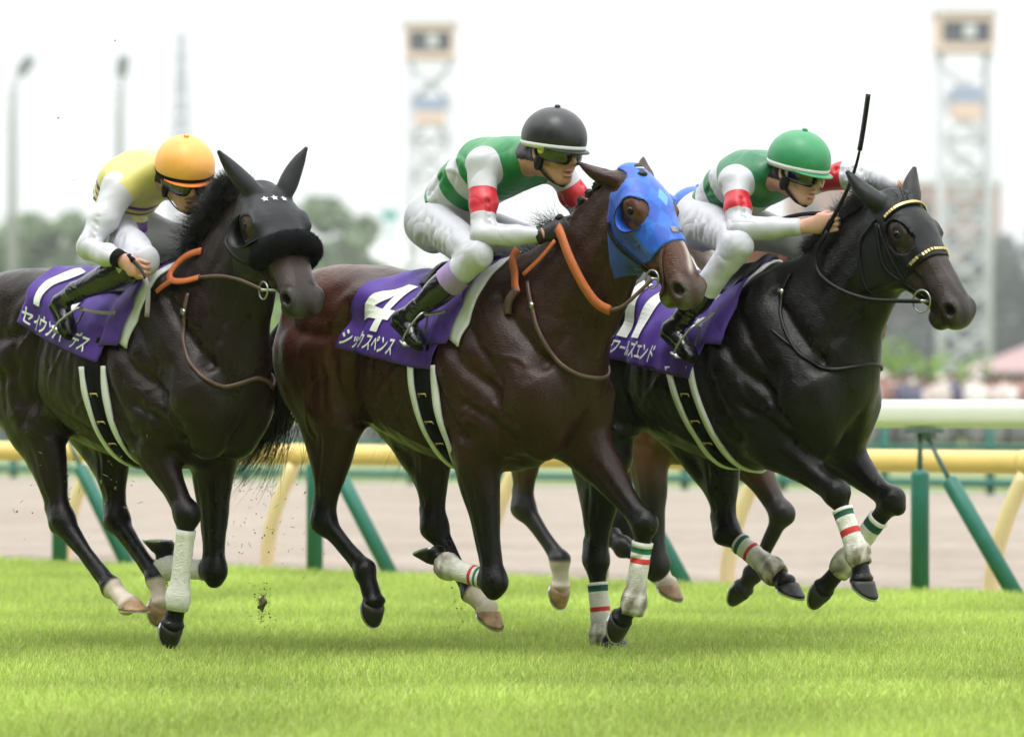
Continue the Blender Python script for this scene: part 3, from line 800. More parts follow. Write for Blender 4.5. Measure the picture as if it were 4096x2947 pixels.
# ---------------- unseen stand, added behind the camera to darken the horses' near sides
st = empty('added_shade_stand', W(-15, -24)); st.rotation_euler = (0, 0, -PHI); tag(st, 'long concrete grandstand behind the camera, facing the track', 'grandstand')
M['stand'] = mat('added_stand_concrete', (.16, .16, .165), .9, noise=(.2, .2)); M['stand_seat'] = mat('added_stand_seats', (.06, .065, .08), .8, noise=(1.5, .5))
for k in range(12):
    mb = MB(); mb.box((-110, -2.2*k - 2.2, 0), (110, -2.2*k, 1.0 + 1.25*k)); mb.build('step', [M['stand_seat'] if k % 2 else M['stand']], st, False)
mb = MB(); mb.box((-110, -30, 0), (110, -26.4, 27)); mb.build('rear_wall', [M['stand']], st, False)
mb = MB(); mb.obox((0, -15, 27.3), (110, 0, 0), (0, 16, 1.6), (0, -.05, .5)); mb.build('roof', [M['stand']], st, False)
for x in np.arange(-100, 101, 20):
    mb = MB(); mb.tube([(x, -2, 0), (x, -2, 27.6)], .4, 10); mb.build('column', [M['stand']], st)
# ------------------------------------------------------------------ horses
HEAD_W, HEAD_D = 1.16, 1.22
def head_frame(poll, lips, roll=0.0, wide=1.0):
    poll = np.asarray(poll, float); d = unit(np.asarray(lips, float) - poll)
    l = unit(np.cross((0, 0, 1), d)); n = np.cross(d, l)
    a = math.radians(8.5)                      # the nose line lies above the line from poll to lips
    d, n = d*math.cos(a) + n*math.sin(a), n*math.cos(a) - d*math.sin(a)
    if roll:
        l, n = l*math.cos(roll) + n*math.sin(roll), n*math.cos(roll) - l*math.sin(roll)
    def at(t, lat, up): return poll + d*t + l*lat*HEAD_W*wide + n*up*HEAD_D
    at.d, at.l, at.n, at.poll, at.w = d, l, n, poll, wide
    return at

def head_prims(at):
    """skull, jaws, muzzle as separate blended groups; t runs from the poll to the lips (0.6 m)"""
    up = at.n
    G = []
    row = lambda t, u, ru, rv, lat=0.0: (*at(t, lat, u), ru*HEAD_D, rv*HEAD_W*at.w)
    # cranium and long nose
    G.append((loft_prims([row(-.01, -.045, .05, .060), row(.06, -.040, .062, .082), row(.15, -.032, .064, .096), row(.23, -.036, .058, .086),
                          row(.32, -.038, .052, .071), row(.42, -.042, .047, .063), row(.50, -.047, .048, .064), row(.555, -.054, .047, .064), row(.585, -.066, .036, .056)], up), .03))
    # jaws: two flat plates and the bar that joins them under the chin
    for s in (-1, 1):
        G.append((loft_prims([row(.055, -.115, .070, .026, s*.052), row(.12, -.148, .094, .034, s*.054), row(.20, -.145, .092, .034, s*.050), row(.30, -.112, .058, .030, s*.038), row(.40, -.094, .036, .028, s*.022)], up), .045))
    G.append((loft_prims([row(.18, -.12, .085, .050), row(.31, -.102, .052, .042), row(.43, -.092, .036, .034), row(.50, -.098, .028, .032), row(.545, -.112, .026, .032)], up), .035))
    # lips and chin
    G.append(([ell(at(.518, 0, -.132), at.d, .042, up, .028, .038)], .016))
    G.append(([ell(at(.582, 0, -.070), at.d, .026, up, .044, .050)], .020))
    for s in (-1, 1):
        # brow, eye bulge, cheek crest, nostril rim
        G.append(([ell(at(.175, s*.084, -.030), at.d, .050, up, .040, .026)], .035))
        G.append(([seg(at(.150, s*.088, -.004), at(.20, s*.090, -.004), .011, .009, up)], .028))
        G.append(([seg(at(.22, s*.086, -.066), at(.355, s*.060, -.060), .014, .009, up)], .02))
        G.append(([ell(at(.552, s*.050, -.038), at.d*.9 + at.n*-.4, .044, up, .036, .025)], .018))
        G.append(([seg(at(.30, s*.028, -.002), at(.50, s*.022, -.012), .012, .010, up)], .02))
    return G

def head_carve(F, at):
    for s in (-1, 1):
        F.cut([seg(at(.572, s*.074, -.040), at(.552, s*.034, -.036), (.026, .032), (.013, .018), at.n)], .007)      # nostril
        F.cut([ell(at(.176, s*.111, -.031), at.d, .024, at.n, .012, .012)], .010)                   # eye slit
        F.stroke3([at(.20, s*.09, -.058), at(.14, s*.09, -.056)], .013, .003)
        F.stroke3([at(.43, s*.040, -.088), at(.50, s*.048, -.096), at(.555, s*.046, -.104), at(.60, s*.02, -.104)], .0085, .013)   # mouth
        F.stroke3([at(.27, s*.075, -.085), at(.38, s*.055, -.075)], .016, .004)
        F.stroke3([at(.30, s*.060, -.026), at(.46, s*.05, -.03)], .016, .004)
        F.stroke3([at(.40, s*.058, -.058), at(.50, s*.055, -.062)], .012, -.002)
    F.stroke3([at(.56, 0, -.012), at(.60, 0, -.05)], .010, .003)

def ear_prims(at, base, tip, wide=.034):
    base = np.asarray(base); tip = np.asarray(tip); ax = tip - base; L = np.linalg.norm(ax)
    up = at.l if abs(np.dot(unit(ax), at.l)) < .8 else at.d
    R = [(0, .030, .030), (.22, wide*1.05, wide*.95), (.5, wide*.9, wide*.75), (.78, wide*.52, wide*.42), (.95, wide*.18, wide*.16), (1, .004, .004)]
    bow = np.cross(unit(ax), at.l)
    st = [(*(base + ax*t + bow*(.010*math.sin(math.pi*t))), a, b) for t, a, b in R]
    return loft_prims(st, up, 3)

def fore_groups(J, side, sh):
    """elbow, knee, fetlock, coronet -> blended groups (lower leg one id, forearm another)"""
    E, K, Fk, C = [np.asarray(j, float) for j in J[:4]]
    y = np.array((0, 1., 0))
    def chain(a, b, rows):
        up = unit(np.cross(y, b - a)); return loft_prims([(*(a + (b-a)*t + up*o), ru, rv) for t, o, ru, rv in rows], up, 3)
    G = []
    sh = np.asarray(sh, float)
    G.append(([seg(sh, E + (0.01, 0, .05), (.12, .085), (.105, .080), np.cross(y, E-sh))], .07, 1))
    fa = unit(K - E)
    G.append((chain(E - fa*.06, K, [(0, .0, .105, .078), (.22, .0, .102, .074), (.45, -.004, .078, .060), (.68, -.002, .057, .048), (.88, 0, .049, .043), (1, 0, .051, .045)]), .05, 2))
    # extensor belly on the front of the forearm
    upf = unit(np.cross(y, K - E))
    fr = upf if upf[0] > 0 else -upf
    G.append(([seg(E + fr*.045 + (0, side*.02, 0), E + (K-E)*.55 + fr*.028 + (0, side*.012, 0), (.045, .045), (.022, .024), upf)], .03, 2))
    G.append(([ell(K + fr*.006, fa, .058, fr, .056, .050)], .03, 3))
    ca = unit(Fk - K)
    upc = unit(np.cross(y, ca)); bk = -upc if np.dot(upc, fr) > 0 else upc
    G.append(([seg(K + bk*.030, K + bk*.034 + fa*.02, (.022, .026), (.022, .026), upc)], .025, 3))
    G.append((chain(K, Fk, [(.0, 0, .048, .043), (.16, 0, .040, .034), (.45, 0, .0345, .028), (.75, 0, .036, .029), (1, 0, .042, .037)]), .02, 3))
    pa = unit(C - Fk)
    G.append(([ell(Fk, ca, .044, upc, .046, .040), ell(Fk + bk*.022, ca, .028, upc, .030, .034)], .022, 3))
    G.append(([seg(Fk, C, (.034, .034), (.041, .043), np.cross(y, pa))], .022, 3))
    G.append(([ell(C, pa, .024, np.cross(y, pa), .050, .053)], .012, 3))
    return G

def hind_groups(J, side, hip):
    St, Hk, Fk, C = [np.asarray(j, float) for j in J[:4]]
    y = np.array((0, 1., 0)); hip = np.asarray(hip, float)
    def chain(a, b, rows, k=3):
        up = unit(np.cross(y, b - a)); return loft_prims([(*(a + (b-a)*t + up*o), ru, rv) for t, o, ru, rv in rows], up, k)
    G = []
    out = np.array((0, side, 0.))
    ga = unit(Hk - St); upg = unit(np.cross(y, ga)); bkg = -upg if upg[0] > 0 else upg
    if bkg[0] > 0: bkg = -bkg
    # quadriceps from hip to stifle, biceps and hamstring to the back of the gaskin
    G.append(([seg(hip + (.12, 0, .02), St + (0.0, 0, .02), (.17, .105), (.098, .072), (1, 0, 0.3))], .09, 4))
    G.append(([seg(hip + (-.02, 0, .04), St + bkg*.05, (.20, .125), (.12, .080), (1, 0, 0))], .09, 4))
    ham = hip + (-.125, -side*.01, .05)
    mid = ham*.45 + (Hk - ga*.20)*.55 + bkg*.045
    G.append((loft_prims([(*ham, .115, .098), (*(ham*.5 + mid*.5 + (-.02, 0, -.02)), .115, .088), (*mid, .070, .058), (*(Hk - ga*.16 + bkg*.028), .044, .040)], (1, 0, .2), 4), .07, 4))
    G.append(([ell(St + (.012, 0, 0), ga, .075, upg, .072, .066)], .05, 4))
    G.append((chain(St, Hk, [(0, .0, .098, .068), (.25, .0, .092, .068), (.5, .0, .070, .056), (.72, 0, .051, .043), (.9, 0, .050, .042), (1, 0, .056, .044)]), .05, 5))
    # tendon to the point of the hock
    ph = Hk - ga*.075 + bkg*.052
    G.append(([seg(Hk - ga*.24 + bkg*.040, ph, (.020, .018), (.021, .021), upg), seg(ph, Hk + bkg*.030 + ga*.02, (.027, .024), (.030, .028), upg)], .03, 5))
    G.append(([ell(Hk - bkg*.008, ga, .060, upg, .056, .046)], .03, 5))
    ca = unit(Fk - Hk); upc = unit(np.cross(y, ca)); bk = upc if np.dot(upc, bkg) > 0 else -upc
    G.append((chain(Hk, Fk, [(0, 0, .052, .044), (.15, 0, .046, .038), (.42, 0, .0375, .030), (.75, 0, .0375, .030), (1, 0, .043, .038)]), .025, 6))
    pa = unit(C - Fk)
    G.append(([ell(Fk, ca, .044, upc, .047, .041), ell(Fk + bk*.024, ca, .028, upc, .030, .034)], .022, 6))
    G.append(([seg(Fk, C, (.035, .035), (.041, .043), np.cross(y, pa))], .022, 6))
    G.append(([ell(C, pa, .024, np.cross(y, pa), .050, .053)], .012, 6))
    return G

HOOF_RINGS = 20
def hoof(parent, C, T, pale, y_face=0.0):
    """horn capsule from coronet to ground surface, with a shoe nailed under it"""
    C = np.asarray(C, float); T = np.asarray(T, float)
    v = unit((T[0]-C[0], 0, T[2]-C[2])); a33 = math.radians(30)
    ax = np.array((v[0]*math.cos(a33) + v[2]*math.sin(a33), 0, v[2]*math.cos(a33) - v[0]*math.sin(a33)))   # wall direction
    e = np.array((-ax[2], 0, ax[0])); yv = np.array((0, 1., 0))
    toe = C + ax*.078 + e*.066
    b50 = math.radians(52)
    hd = -ax*math.cos(b50) - e*math.sin(b50)                       # toe to heel
    rings = []
    cen_b = toe + hd*.062
    for t in np.linspace(0, 1, 6):
        ring = []
        for k in range(HOOF_RINGS):
            q = 2*math.pi*k/HOOF_RINGS
            cf, sf = math.cos(q), math.sin(q)
            top = C + ax*.006 + e*(.049*cf + .004) + yv*(.051*sf) - ax*(.012 if cf < 0 else 0)*(-cf)
            f = cf if cf > -.75 else -.75
            bot = cen_b - hd*(.066*f) + yv*(.060*sf*(1.0 if cf > -.2 else .9))
            p = top*(1-t) + bot*t
            bulge = .006*math.sin(math.pi*min(1, (1-t)*1.0))*(1 if cf < .2 else .1)
            ring.append(p + (e*cf + yv*sf)*bulge)
        rings.append(ring)
    mb = MB(); mb.loft(rings, 0, True)
    h = mb.build('hoof', [M['hoof_pale'] if pale else M['hoof_dark']], parent)
    sn = unit(np.cross(hd, yv));
    if np.dot(sn, ax) < 0: sn = -sn
    sb = MB(); n = 17
    outer, inner = [], []
    for k in range(n):
        q = math.radians(-150 + 300*k/(n-1)); f = max(math.cos(q), -.8)
        o = cen_b - hd*(.068*f) + yv*(.062*math.sin(q)); i = cen_b - hd*(.048*f) + yv*(.042*math.sin(q))
        outer.append(o); inner.append(i)
    rr = [[outer[k] + sn*.001, inner[k] + sn*.001, inner[k] + sn*.009, outer[k] + sn*.009] for k in range(n)]
    sb.loft(rr, 0, True)
    sb.build('horseshoe', [M['shoe']], h, smooth=False)
    return h

def leg_wrap(parent, K, Fk, t0, t1, stripes, fr=(.043, .036), dirty=.55, name='leg_bandage', label=None):
    """cloth bandage wound round the cannon and fetlock; stripes = [(t_start, t_end, material)]"""
    K = np.asarray(K, float); Fk = np.asarray(Fk, float); ax = Fk - K
    L = np.linalg.norm(ax); a = ax / L
    up = unit(np.cross((0, 1., 0), a)); yv = np.array((0, 1., 0))
    cuts = sorted(set([t0, t1] + [s for st in stripes for s in st[:2]] + list(np.linspace(t0, t1, 15))))
    rings = []; mids = []
    for i, t in enumerate(cuts):
        b = math.exp(-((t - 1.0)/.14)**2)
        top = math.exp(-((t - t0)/.06)**2)*.003
        ru = fr[0] + .017*b + top + .0012*math.sin(i*2.3); rv = fr[1] + .014*b + top + .001*math.sin(i*1.7+1)
        q = np.arange(24)/24*2*math.pi
        c = K + ax*t - up*0
        wob = 1 + .018*np.sin(3*q + i*.9) + .012*np.sin(5*q + i*2.1)
        rings.append(c + (np.cos(q)*ru*wob)[:, None]*up + (np.sin(q)*rv*wob)[:, None]*yv)
    # turn the rims inwards
    r0 = K + ax*t0 + (rings[0] - (K + ax*t0))*.80
    r1 = K + ax*t1 + (rings[-1] - (K + ax*t1))*.80
    rings = [r0] + rings + [r1]
    tt = [t0] + [(p+q)/2 for p, q in zip(cuts, cuts[1:])] + [t1]
    ms = [M['bandage']]; mi = []
    for t in tt:
        k = 0
        for s in stripes:
            if s[0] <= t <= s[1]:
                if s[2] not in ms: ms.append(s[2])
                k = ms.index(s[2])
        mi.append(k)
    mb = MB(); n = 24
    v = np.concatenate(rings); f = []; fm = []
    for i in range(len(rings)-1):
        for k in range(n):
            l = (k+1) % n
            f.append((i*n+k, i*n+l, (i+1)*n+l, (i+1)*n+k)); fm.append(mi[i])
    rg = np.random.default_rng(int(abs(K[0])*1e4)); tv = np.repeat([t0] + cuts + [t1], n); qv = np.tile(np.arange(n)/n*2*math.pi, len(rings))
    d_ = smooth01(tv, t0 + (t1-t0)*(dirty - .35), t0 + (t1-t0)*(dirty + .2)) * np.clip(.62 + .5*np.sin(3*qv + 14*tv) * np.sin(23*tv - 2*qv) + rg.normal(size=len(tv))*.22, 0, 1)
    col = np.array((.70, .69, .63))[None]*(1-d_[:, None]) + np.array((.15, .105, .060))[None]*d_[:, None]
    return mesh_obj(name, v, f, ms, parent, True, fm, col)

TRUNK = [  # x, top, bottom, half width
    (-1.10, 1.46, 1.20, .085), (-1.02, 1.545, 1.10, .175), (-.88, 1.625, 1.03, .245), (-.72, 1.650, 1.00, .272), (-.52, 1.625, .935, .275),
    (-.32, 1.575, .858, .288), (-.12, 1.565, .800, .282), (.05, 1.59, .785, .248), (.20, 1.585, .795, .212), (.34, 1.50, .825, .185), (.45, 1.37, .90, .140)]

def build_horse(sp):
    h = sp.get('h', .0076)
    F = Field((-1.22, -.42, -.01), (sp.get('xmax', 1.25), .42, 2.26), h)
    dz = sp.get('dz', 0.0)
    st = [(x, 0, (a+b)/2 + dz, (a-b)/2, w) for x, a, b, w in TRUNK]
    F.add(loft_prims(st, (0, 0, 1), 2), .05, 10)
    Z = lambda z: z + dz
    # withers ridge, loin, tail head
    F.add(loft_prims([(-.34, 0, Z(1.53), .05, .07), (-.12, 0, Z(1.555), .06, .07), (.04, 0, Z(1.575), .062, .06), (.2, 0, Z(1.57), .06, .06)], (0, 0, 1), 3), .07, 10)
    at = head_frame(sp['poll'], sp['lips'], sp.get('roll', 0.), sp.get('wide', 1.0))
    nk = sp['neck']
    F.add(loft_prims([(x, y, z, a, b) for x, y, z, a, b in nk], sp.get('neck_up', (-.6, 0, .8)), 3), .09, 11)
    for s in (-1, 1):
        # shoulder blade, triceps, breast
        F.add([seg((.02, s*.115, Z(1.47)), (.37, s*.155, Z(1.10)), (.155, .070), (.115, .085), (1, 0, 1))], .07, 12)
        F.add([seg((-.02, s*.185, Z(1.20)), (.10, s*.185, Z(1.02)), (.15, .075), (.12, .070), (1, 0, .3))], .07, 12)
        F.add([ell((.405, s*.115, Z(1.05)), (0, 0, 1), .135, (1, 0, 0), .085, .090)], .06, 12)
        F.add([ell((.36, s*.085, Z(.93)), (0, 0, 1), .10, (1, 0, 0), .095, .075)], .05, 12)
        # gluteal mass and point of hip
        F.add([ell((-.74, s*.125, Z(1.47)), (1, 0, -.15), .30, (0, 0, 1), .165, .140)], .07, 13)
        F.add([ell((-.50, s*.195, Z(1.475)), (1, 0, -.4), .08, (0, 0, 1), .06, .045)], .08, 13)
        F.add([ell((-.93, s*.115, Z(1.36)), (.3, 0, 1), .20, (1, 0, 0), .155, .125)], .07, 13)
    for key, s in (('RF', -1), ('LF', 1)):
        for pr, k, g in fore_groups(sp[key], s, sp.get('sh'+key, (.33, s*.15, Z(1.08)))): F.add(pr, k, g)
    for key, s in (('RH', -1), ('LH', 1)):
        for pr, k, g in hind_groups(sp[key], s, sp.get('hip'+key, (-.84, s*.150, Z(1.24)))): F.add(pr, k, g)
    # dock of the tail
    F.add([seg((-1.06, 0, Z(1.52)), (-1.16, 0, Z(1.44)), (.045, .045), (.028, .03))], .04, 10)
    # muscle lines on the flanks
    for s in (-1, 1):
        S = lambda pts, w, d, ym=.06: F.stroke([(x, Z(z)) for x, z in pts], w, d*1.7, s, ym)
        S([(-.13, 1.42), (-.10, 1.22), (-.02, 1.04), (.06, .93)], .035, .012)
        S([(-.02, 1.33), (.10, 1.20), (.26, 1.10)], .026, .009)
        S([(.10, 1.50), (.24, 1.32), (.36, 1.16)], .034, -.004)
        S([(.02, 1.47), (.15, 1.30), (.28, 1.15)], .020, .006)
        S([(.20, 1.50), (.33, 1.36), (.45, 1.22)], .026, .010)
        S([(.10, 1.06), (.22, 1.00), (.30, .92)], .020, .007)
        S([(.24, 1.08), (.33, .98)], .016, .005)
        S([(-.50, 1.40), (-.56, 1.22), (-.60, 1.08)], .050, .020)
        S([(-.58, 1.47), (-.66, 1.28), (-.66, 1.10), (-.64, .99)], .024, .009)
        S([(-.70, 1.42), (-.78, 1.26), (-.80, 1.08)], .034, .006)
        S([(-.62, 1.54), (-.78, 1.44), (-.86, 1.30), (-.86, 1.12)], .040, .004)
        S([(-.94, 1.48), (-1.0, 1.34), (-.99, 1.18), (-.93, 1.02)], .034, .003)
        S([(-.56, 1.40), (-.70, 1.34), (-.86, 1.36), (-.98, 1.44)], .028, .008)
        S([(-.60, 1.30), (-.66, 1.20), (-.78, 1.14)], .022, .006)
        S([(-.72, 1.20), (-.74, 1.05)], .018, .005)
        S([(-.86, 1.22), (-.84, 1.02)], .03, -.004)
        for i in range(8):
            x = -.10 - .055*i
            S([(x + .02, 1.32), (x - .015, 1.10), (x + .03, .96)], .016, .0013)
        S([(-.40, 1.02), (-.15, .90), (.05, .87)], .020, .004)
        S([(-.55, 1.12), (-.42, .98), (-.20, .88)], .012, -.003)
        # neck: jugular groove and strap muscle
        a, b, c = [np.array(q[:3]) for q in (nk[1], nk[2], nk[3])]
        perp = unit(np.cross((0, 1, 0), c - a)); perp = -perp if perp[0] < 0 else perp
        lowl = [tuple((q + perp*f)[[0, 2]]) for q, f in ((c, .08), (b, .11), (a, .15))]
        F.stroke(lowl + [(.43, Z(1.22))], .024, .011, s, .03)
        mid = [tuple((q + perp*f)[[0, 2]]) for q, f in ((c, -.01), (b, -.01), (a, .0))]
        F.stroke(mid, .03, .005, s, .03)
        lowl2 = [tuple((q + perp*f)[[0, 2]]) for q, f in ((c, .045), (b, .06), (a, .08))]
        F.stroke(lowl2, .022, -.005, s, .03)
        # creases behind the elbow, round the stifle and at the throat; raised veins
        for q in range(4): S([(-.04 - .03*q, 1.12 - .05*q), (.02 - .03*q, 1.0 - .03*q), (.04 - .03*q, .92 - .01*q)], .012, .0022)
        for q in range(3): S([(-.53 - .03*q, 1.10), (-.56 - .03*q, 1.02), (-.60 - .03*q, .97)], .011, .004)
        for q in range(4): S([(.28 + .05*q, 1.22 + .07*q), (.35 + .05*q, 1.16 + .08*q), (.42 + .05*q, 1.16 + .09*q)], .016, .0015, .03)
        vr = np.random.default_rng(sp['seed']*7 + (s > 0))
        for (vx, vz, ang, ln) in ((-.30, 1.02, .5, .35), (-.15, .95, .4, .30), (.05, 1.15, -.6, .25), (.16, 1.30, -.8, .25), (.28, 1.02, -1.2, .2), (-.70, 1.05, -1.3, .25), (-.84, 1.12, -1.5, .22), (-.62, 1.15, -1.0, .2), (.02, 1.02, -.3, .2), (-.45, 1.06, .6, .25)):
            p_ = np.array((vx, vz)); pts = [tuple(p_)]; a_ = ang
            for _ in range(6):
                a_ += vr.normal()*.45; p_ = p_ + np.array((math.cos(a_), math.sin(a_)))*ln/6; pts.append(tuple(p_))
            S(pts, .0085, -.0030)
    F.stroke3([(.52, 0, Z(1.18)), (.49, 0, Z(1.02)), (.44, 0, Z(.86))], .035, .024)
    for key in ('RF', 'LF', 'RH', 'LH'):
        E_, K_, F_, C_ = [np.asarray(q, float) for q in sp[key][:4]]
        ca = unit(F_ - K_); up_ = unit(np.cross((0, 1., 0), ca)); bk_ = -up_ if up_[0] > 0 else up_
        fa = unit(K_ - E_); upf = unit(np.cross((0, 1., 0), fa)); upf = upf if upf[0] > 0 else -upf
        for s in (-1, 1):
            yo = np.array((0, s*.032, 0.))
            F.stroke3([K_ + ca*.07 + yo + bk_*.008, F_ - ca*.05 + yo + bk_*.010], .007, .0055)
            F.stroke3([E_ + fa*.10 + yo*1.9 + upf*.02, K_ - fa*.07 + yo*1.2 + upf*.006], .010, .006)
            F.stroke3([E_ + fa*.06 + yo*2.0 - upf*.035, K_ - fa*.09 + yo*1.2 - upf*.022], .010, .005)
            F.stroke3([K_ - fa*.022 + yo*1.3 + upf*.03, K_ - fa*.022 + yo*1.4 - upf*.03], .008, .0030)
            F.stroke3([K_ + fa*.026 + yo*1.3 + upf*.03, K_ + fa*.026 + yo*1.4 - upf*.02], .008, .0035)
            F.stroke3([F_ + yo*1.1 - ca*.02, F_ + yo*1.2 + bk_*.02], .009, .003)
    # head last, so that the jaw keeps a crisp edge
    for pr, k in head_prims(at): F.add(pr, k, 20)
    for i, (base, tip) in enumerate(sp['ears']):
        F.add(ear_prims(at, base, tip), .018, 21)
    head_carve(F, at)
    for i, (base, tip) in enumerate(sp['ears']):
        base, tip = np.asarray(base), np.asarray(tip)
        fwd = unit(at.d*0.2 + at.n); fwd = unit(fwd - unit(tip-base)*np.dot(fwd, unit(tip-base)))
        if not sp.get('hood_ears'):
            F.cut([seg(base + (tip-base)*.28 + fwd*.032, base + (tip-base)*.80 + fwd*.016, (.016, .016), (.006, .006))], .012)
    F.ripple(.0030, 18, seed=sp['seed']); F.ripple(.0012, 55, seed=sp['seed']+1)
    V, Q, gid = F.mesh(1)
    # ---- coat colour: body colour, black points, muzzle, markings
    x, y, z = V.T
    body = np.array(sp['body']); dark = np.array(sp['dark']); lite = np.array(sp.get('lite', sp['body']))
    c = np.repeat(body[None], len(V), 0)
    m = smooth01(z, 1.30 + dz, .95 + dz)                       # brown shows most on flank and quarters
    w = smooth01(x, -.45, -.85) * smooth01(z, .85, 1.25)
    c = c*(1-w[:, None]) + lite*w[:, None]
    nz = .5 + .25*np.sin(9*x + 3*z) * np.sin(7*z - 4*y + 1) + .25*np.sin(23*x - 11*z + 5*y)
    c = c * (0.86 + .28*nz)[:, None]
    hw = (gid == 20).astype(float) * smooth01((V - at.poll) @ at.d, .07, .17)
    c = c*(1-hw[:, None]) + np.array(sp.get('head', sp['body']))*(0.8 + .4*nz)[:, None]*hw[:, None]
    low = np.isin(gid, (3, 6)).astype(float)
    fo = np.isin(gid, (1, 2)); hi_ = np.isin(gid, (4, 5))
    blk = np.maximum(low, np.where(fo | hi_, smooth01(z, sp.get('black_hi', .86), sp.get('black_lo', .60)), 0))
    crest = smooth01(np.abs(y), .05, .01) * smooth01(z, 1.60, 1.68) * np.isin(gid, (10, 11))
    blk = np.maximum(blk, crest*.8)
    hl = (V - at.poll) @ np.stack([at.d, at.l, at.n], 1)
    ish = np.isin(gid, (20, 21)).astype(float)
    blk = np.maximum(blk, ish * smooth01(hl[:, 0], .40, .54) * sp.get('muzzle', .8))
    c = c*(1-blk[:, None]) + dark*blk[:, None]
    if sp.get('grey_muzzle') is not None:
        g = ish * smooth01(hl[:, 0], .515, .575) * (.55 + .45*np.sin(60*hl[:, 1] + 40*hl[:, 2]))
        c = c*(1-g[:, None]*.8) + np.array(sp['grey_muzzle'])*g[:, None]*.8
    if sp.get('snip'):
        g = ish * np.exp(-((hl[:, 1] - .012 - .02*np.sin(20*hl[:, 0]))/.013)**2) * smooth01(hl[:, 0], .34, .37) * smooth01(hl[:, 0], .53, .48) * smooth01(hl[:, 2], -.03, -.01)
        c = c*(1-g[:, None]*.8) + np.array((.55, .47, .42))*g[:, None]*.8
    for s in (-1, 1):
        nd = np.linalg.norm((V - at(.562, s*.058, -.038))/1.0, axis=1); g = ish * smooth01(nd, .026, .018)
        c = c*(1-g[:, None]) + np.array((.003, .002, .002))*g[:, None]
    gr = ish * smooth01(hl[:, 2], -.085, -.115) * smooth01(hl[:, 0], .49, .55) * sp.get('grass_lips', 0) * (.5 + .5*np.sin(150*hl[:, 1])*np.sin(130*hl[:, 0]))
    c = c*(1-gr[:, None]) + np.array((.16, .20, .035))*gr[:, None]
    for key in sp.get('socks', ()):                           # white pasterns
        J = [np.asarray(q, float) for q in sp[key]]
        ax = unit(J[3] - J[2]); pr = (V - J[2]) @ ax; dist = np.linalg.norm(V - (J[2]+J[3])/2, axis=1)
        g = smooth01(pr, -.005, .015) * (dist < .11) * low
        c = c*(1-g[:, None]) + np.array((.62, .53, .44))*g[:, None]
    root = empty('racehorse', sp['loc'], -PHI)
    tag(root, sp['label'], 'horse', 'galloping racehorses')
    body_o = mesh_obj('body', V, Q, [sp.get('mat', M['coat'])], root, True, None, np.clip(c, .002, 1))
    # eyes
    for s in (-1, 1):
        cen = at(.176, s*.0935, -.030)
        n = 12; vs = []; fs = []
        for i in range(n+1):
            th = math.pi*i/n
            for k in range(16):
                ph = 2*math.pi*k/16
                vs.append(cen + .0200*(math.cos(th)*at.d*1.05 + math.sin(th)*(math.cos(ph)*at.l + math.sin(ph)*at.n*.9)))
        for i in range(n):
            for k in range(16):
                fs.append((i*16+k, i*16+(k+1) % 16, (i+1)*16+(k+1) % 16, (i+1)*16+k))
        mesh_obj('eye', vs, fs, M['eye'], root)
    for key in ('RF', 'LF', 'RH', 'LH'):
        hoof(root, sp[key][3], sp[key][4], key in sp.get('pale_hooves', ()))
    for key, t0, t1, stripes, dirty in sp.get('wraps', ()):
        hind = key.endswith('H')
        leg_wrap(root, sp[key][1], sp[key][2], t0, t1, stripes, (.046, .039) if hind else (.0435, .0365), dirty)
    bvh = BVHTree.FromPolygons(V.tolist(), Q.tolist())
    return dict(root=root, body=body_o, at=at, V=V, Q=Q, bvh=bvh, sp=sp)
G_, R_, DG_ = M['band_green'], M['band_red'], M['band_dkgreen']
H1 = dict(seed=11, loc=(-1.47, .607, 0), label='near-black racehorse in black hood with three white stars, leftmost of the runners',
    poll=(.640, -.025, 1.955), lips=(.945, -.105, 1.425), wide=1.20, head=(.050, .030, .026),
    neck=[(.20, 0, 1.30, .34, .175), (.38, -.01, 1.50, .27, .140), (.50, -.02, 1.68, .21, .110), (.57, -.03, 1.80, .165, .092), (.61, -.03, 1.87, .12, .080)],
    ears=[((.640, -.085, 1.93), (.545, -.20, 2.10)), ((.690, .03, 1.93), (.735, .115, 2.12))], hood_ears=True,
    RH=[(-.628, -.135, .990), (-.509, -.13, .56), (-.193, -.13, .284), (-.084, -.13, .214), (.019, -.13, .17)],
    LH=[(-.455, .12, .975), (-.429, .11, .565), (-.161, .10, .318), (-.132, .10, .216), (-.155, .10, .133)],
    RF=[(.060, -.135, .90), (.269, -.12, .596), (.213, -.12, .249), (.179, -.12, .140), (.150, -.12, .045)],
    LF=[(.150, .135, .80), (.166, .13, .357), (-.131, .13, .365), (-.148, .13, .451), (-.276, .13, .504)],
    body=(.0125, .0062, .0050), lite=(.013, .0074, .006), dark=(.0020, .0018, .0018), black_hi=.80, black_lo=.5, muzzle=.55, grey_muzzle=(.06, .054, .053), grass_lips=.6,
    socks=('RH', 'LH'), pale_hooves=('RH', 'LH'),
    wraps=[('RF', .17, 1.14, [], 2), ('LF', .20, 1.12, [], 2)])
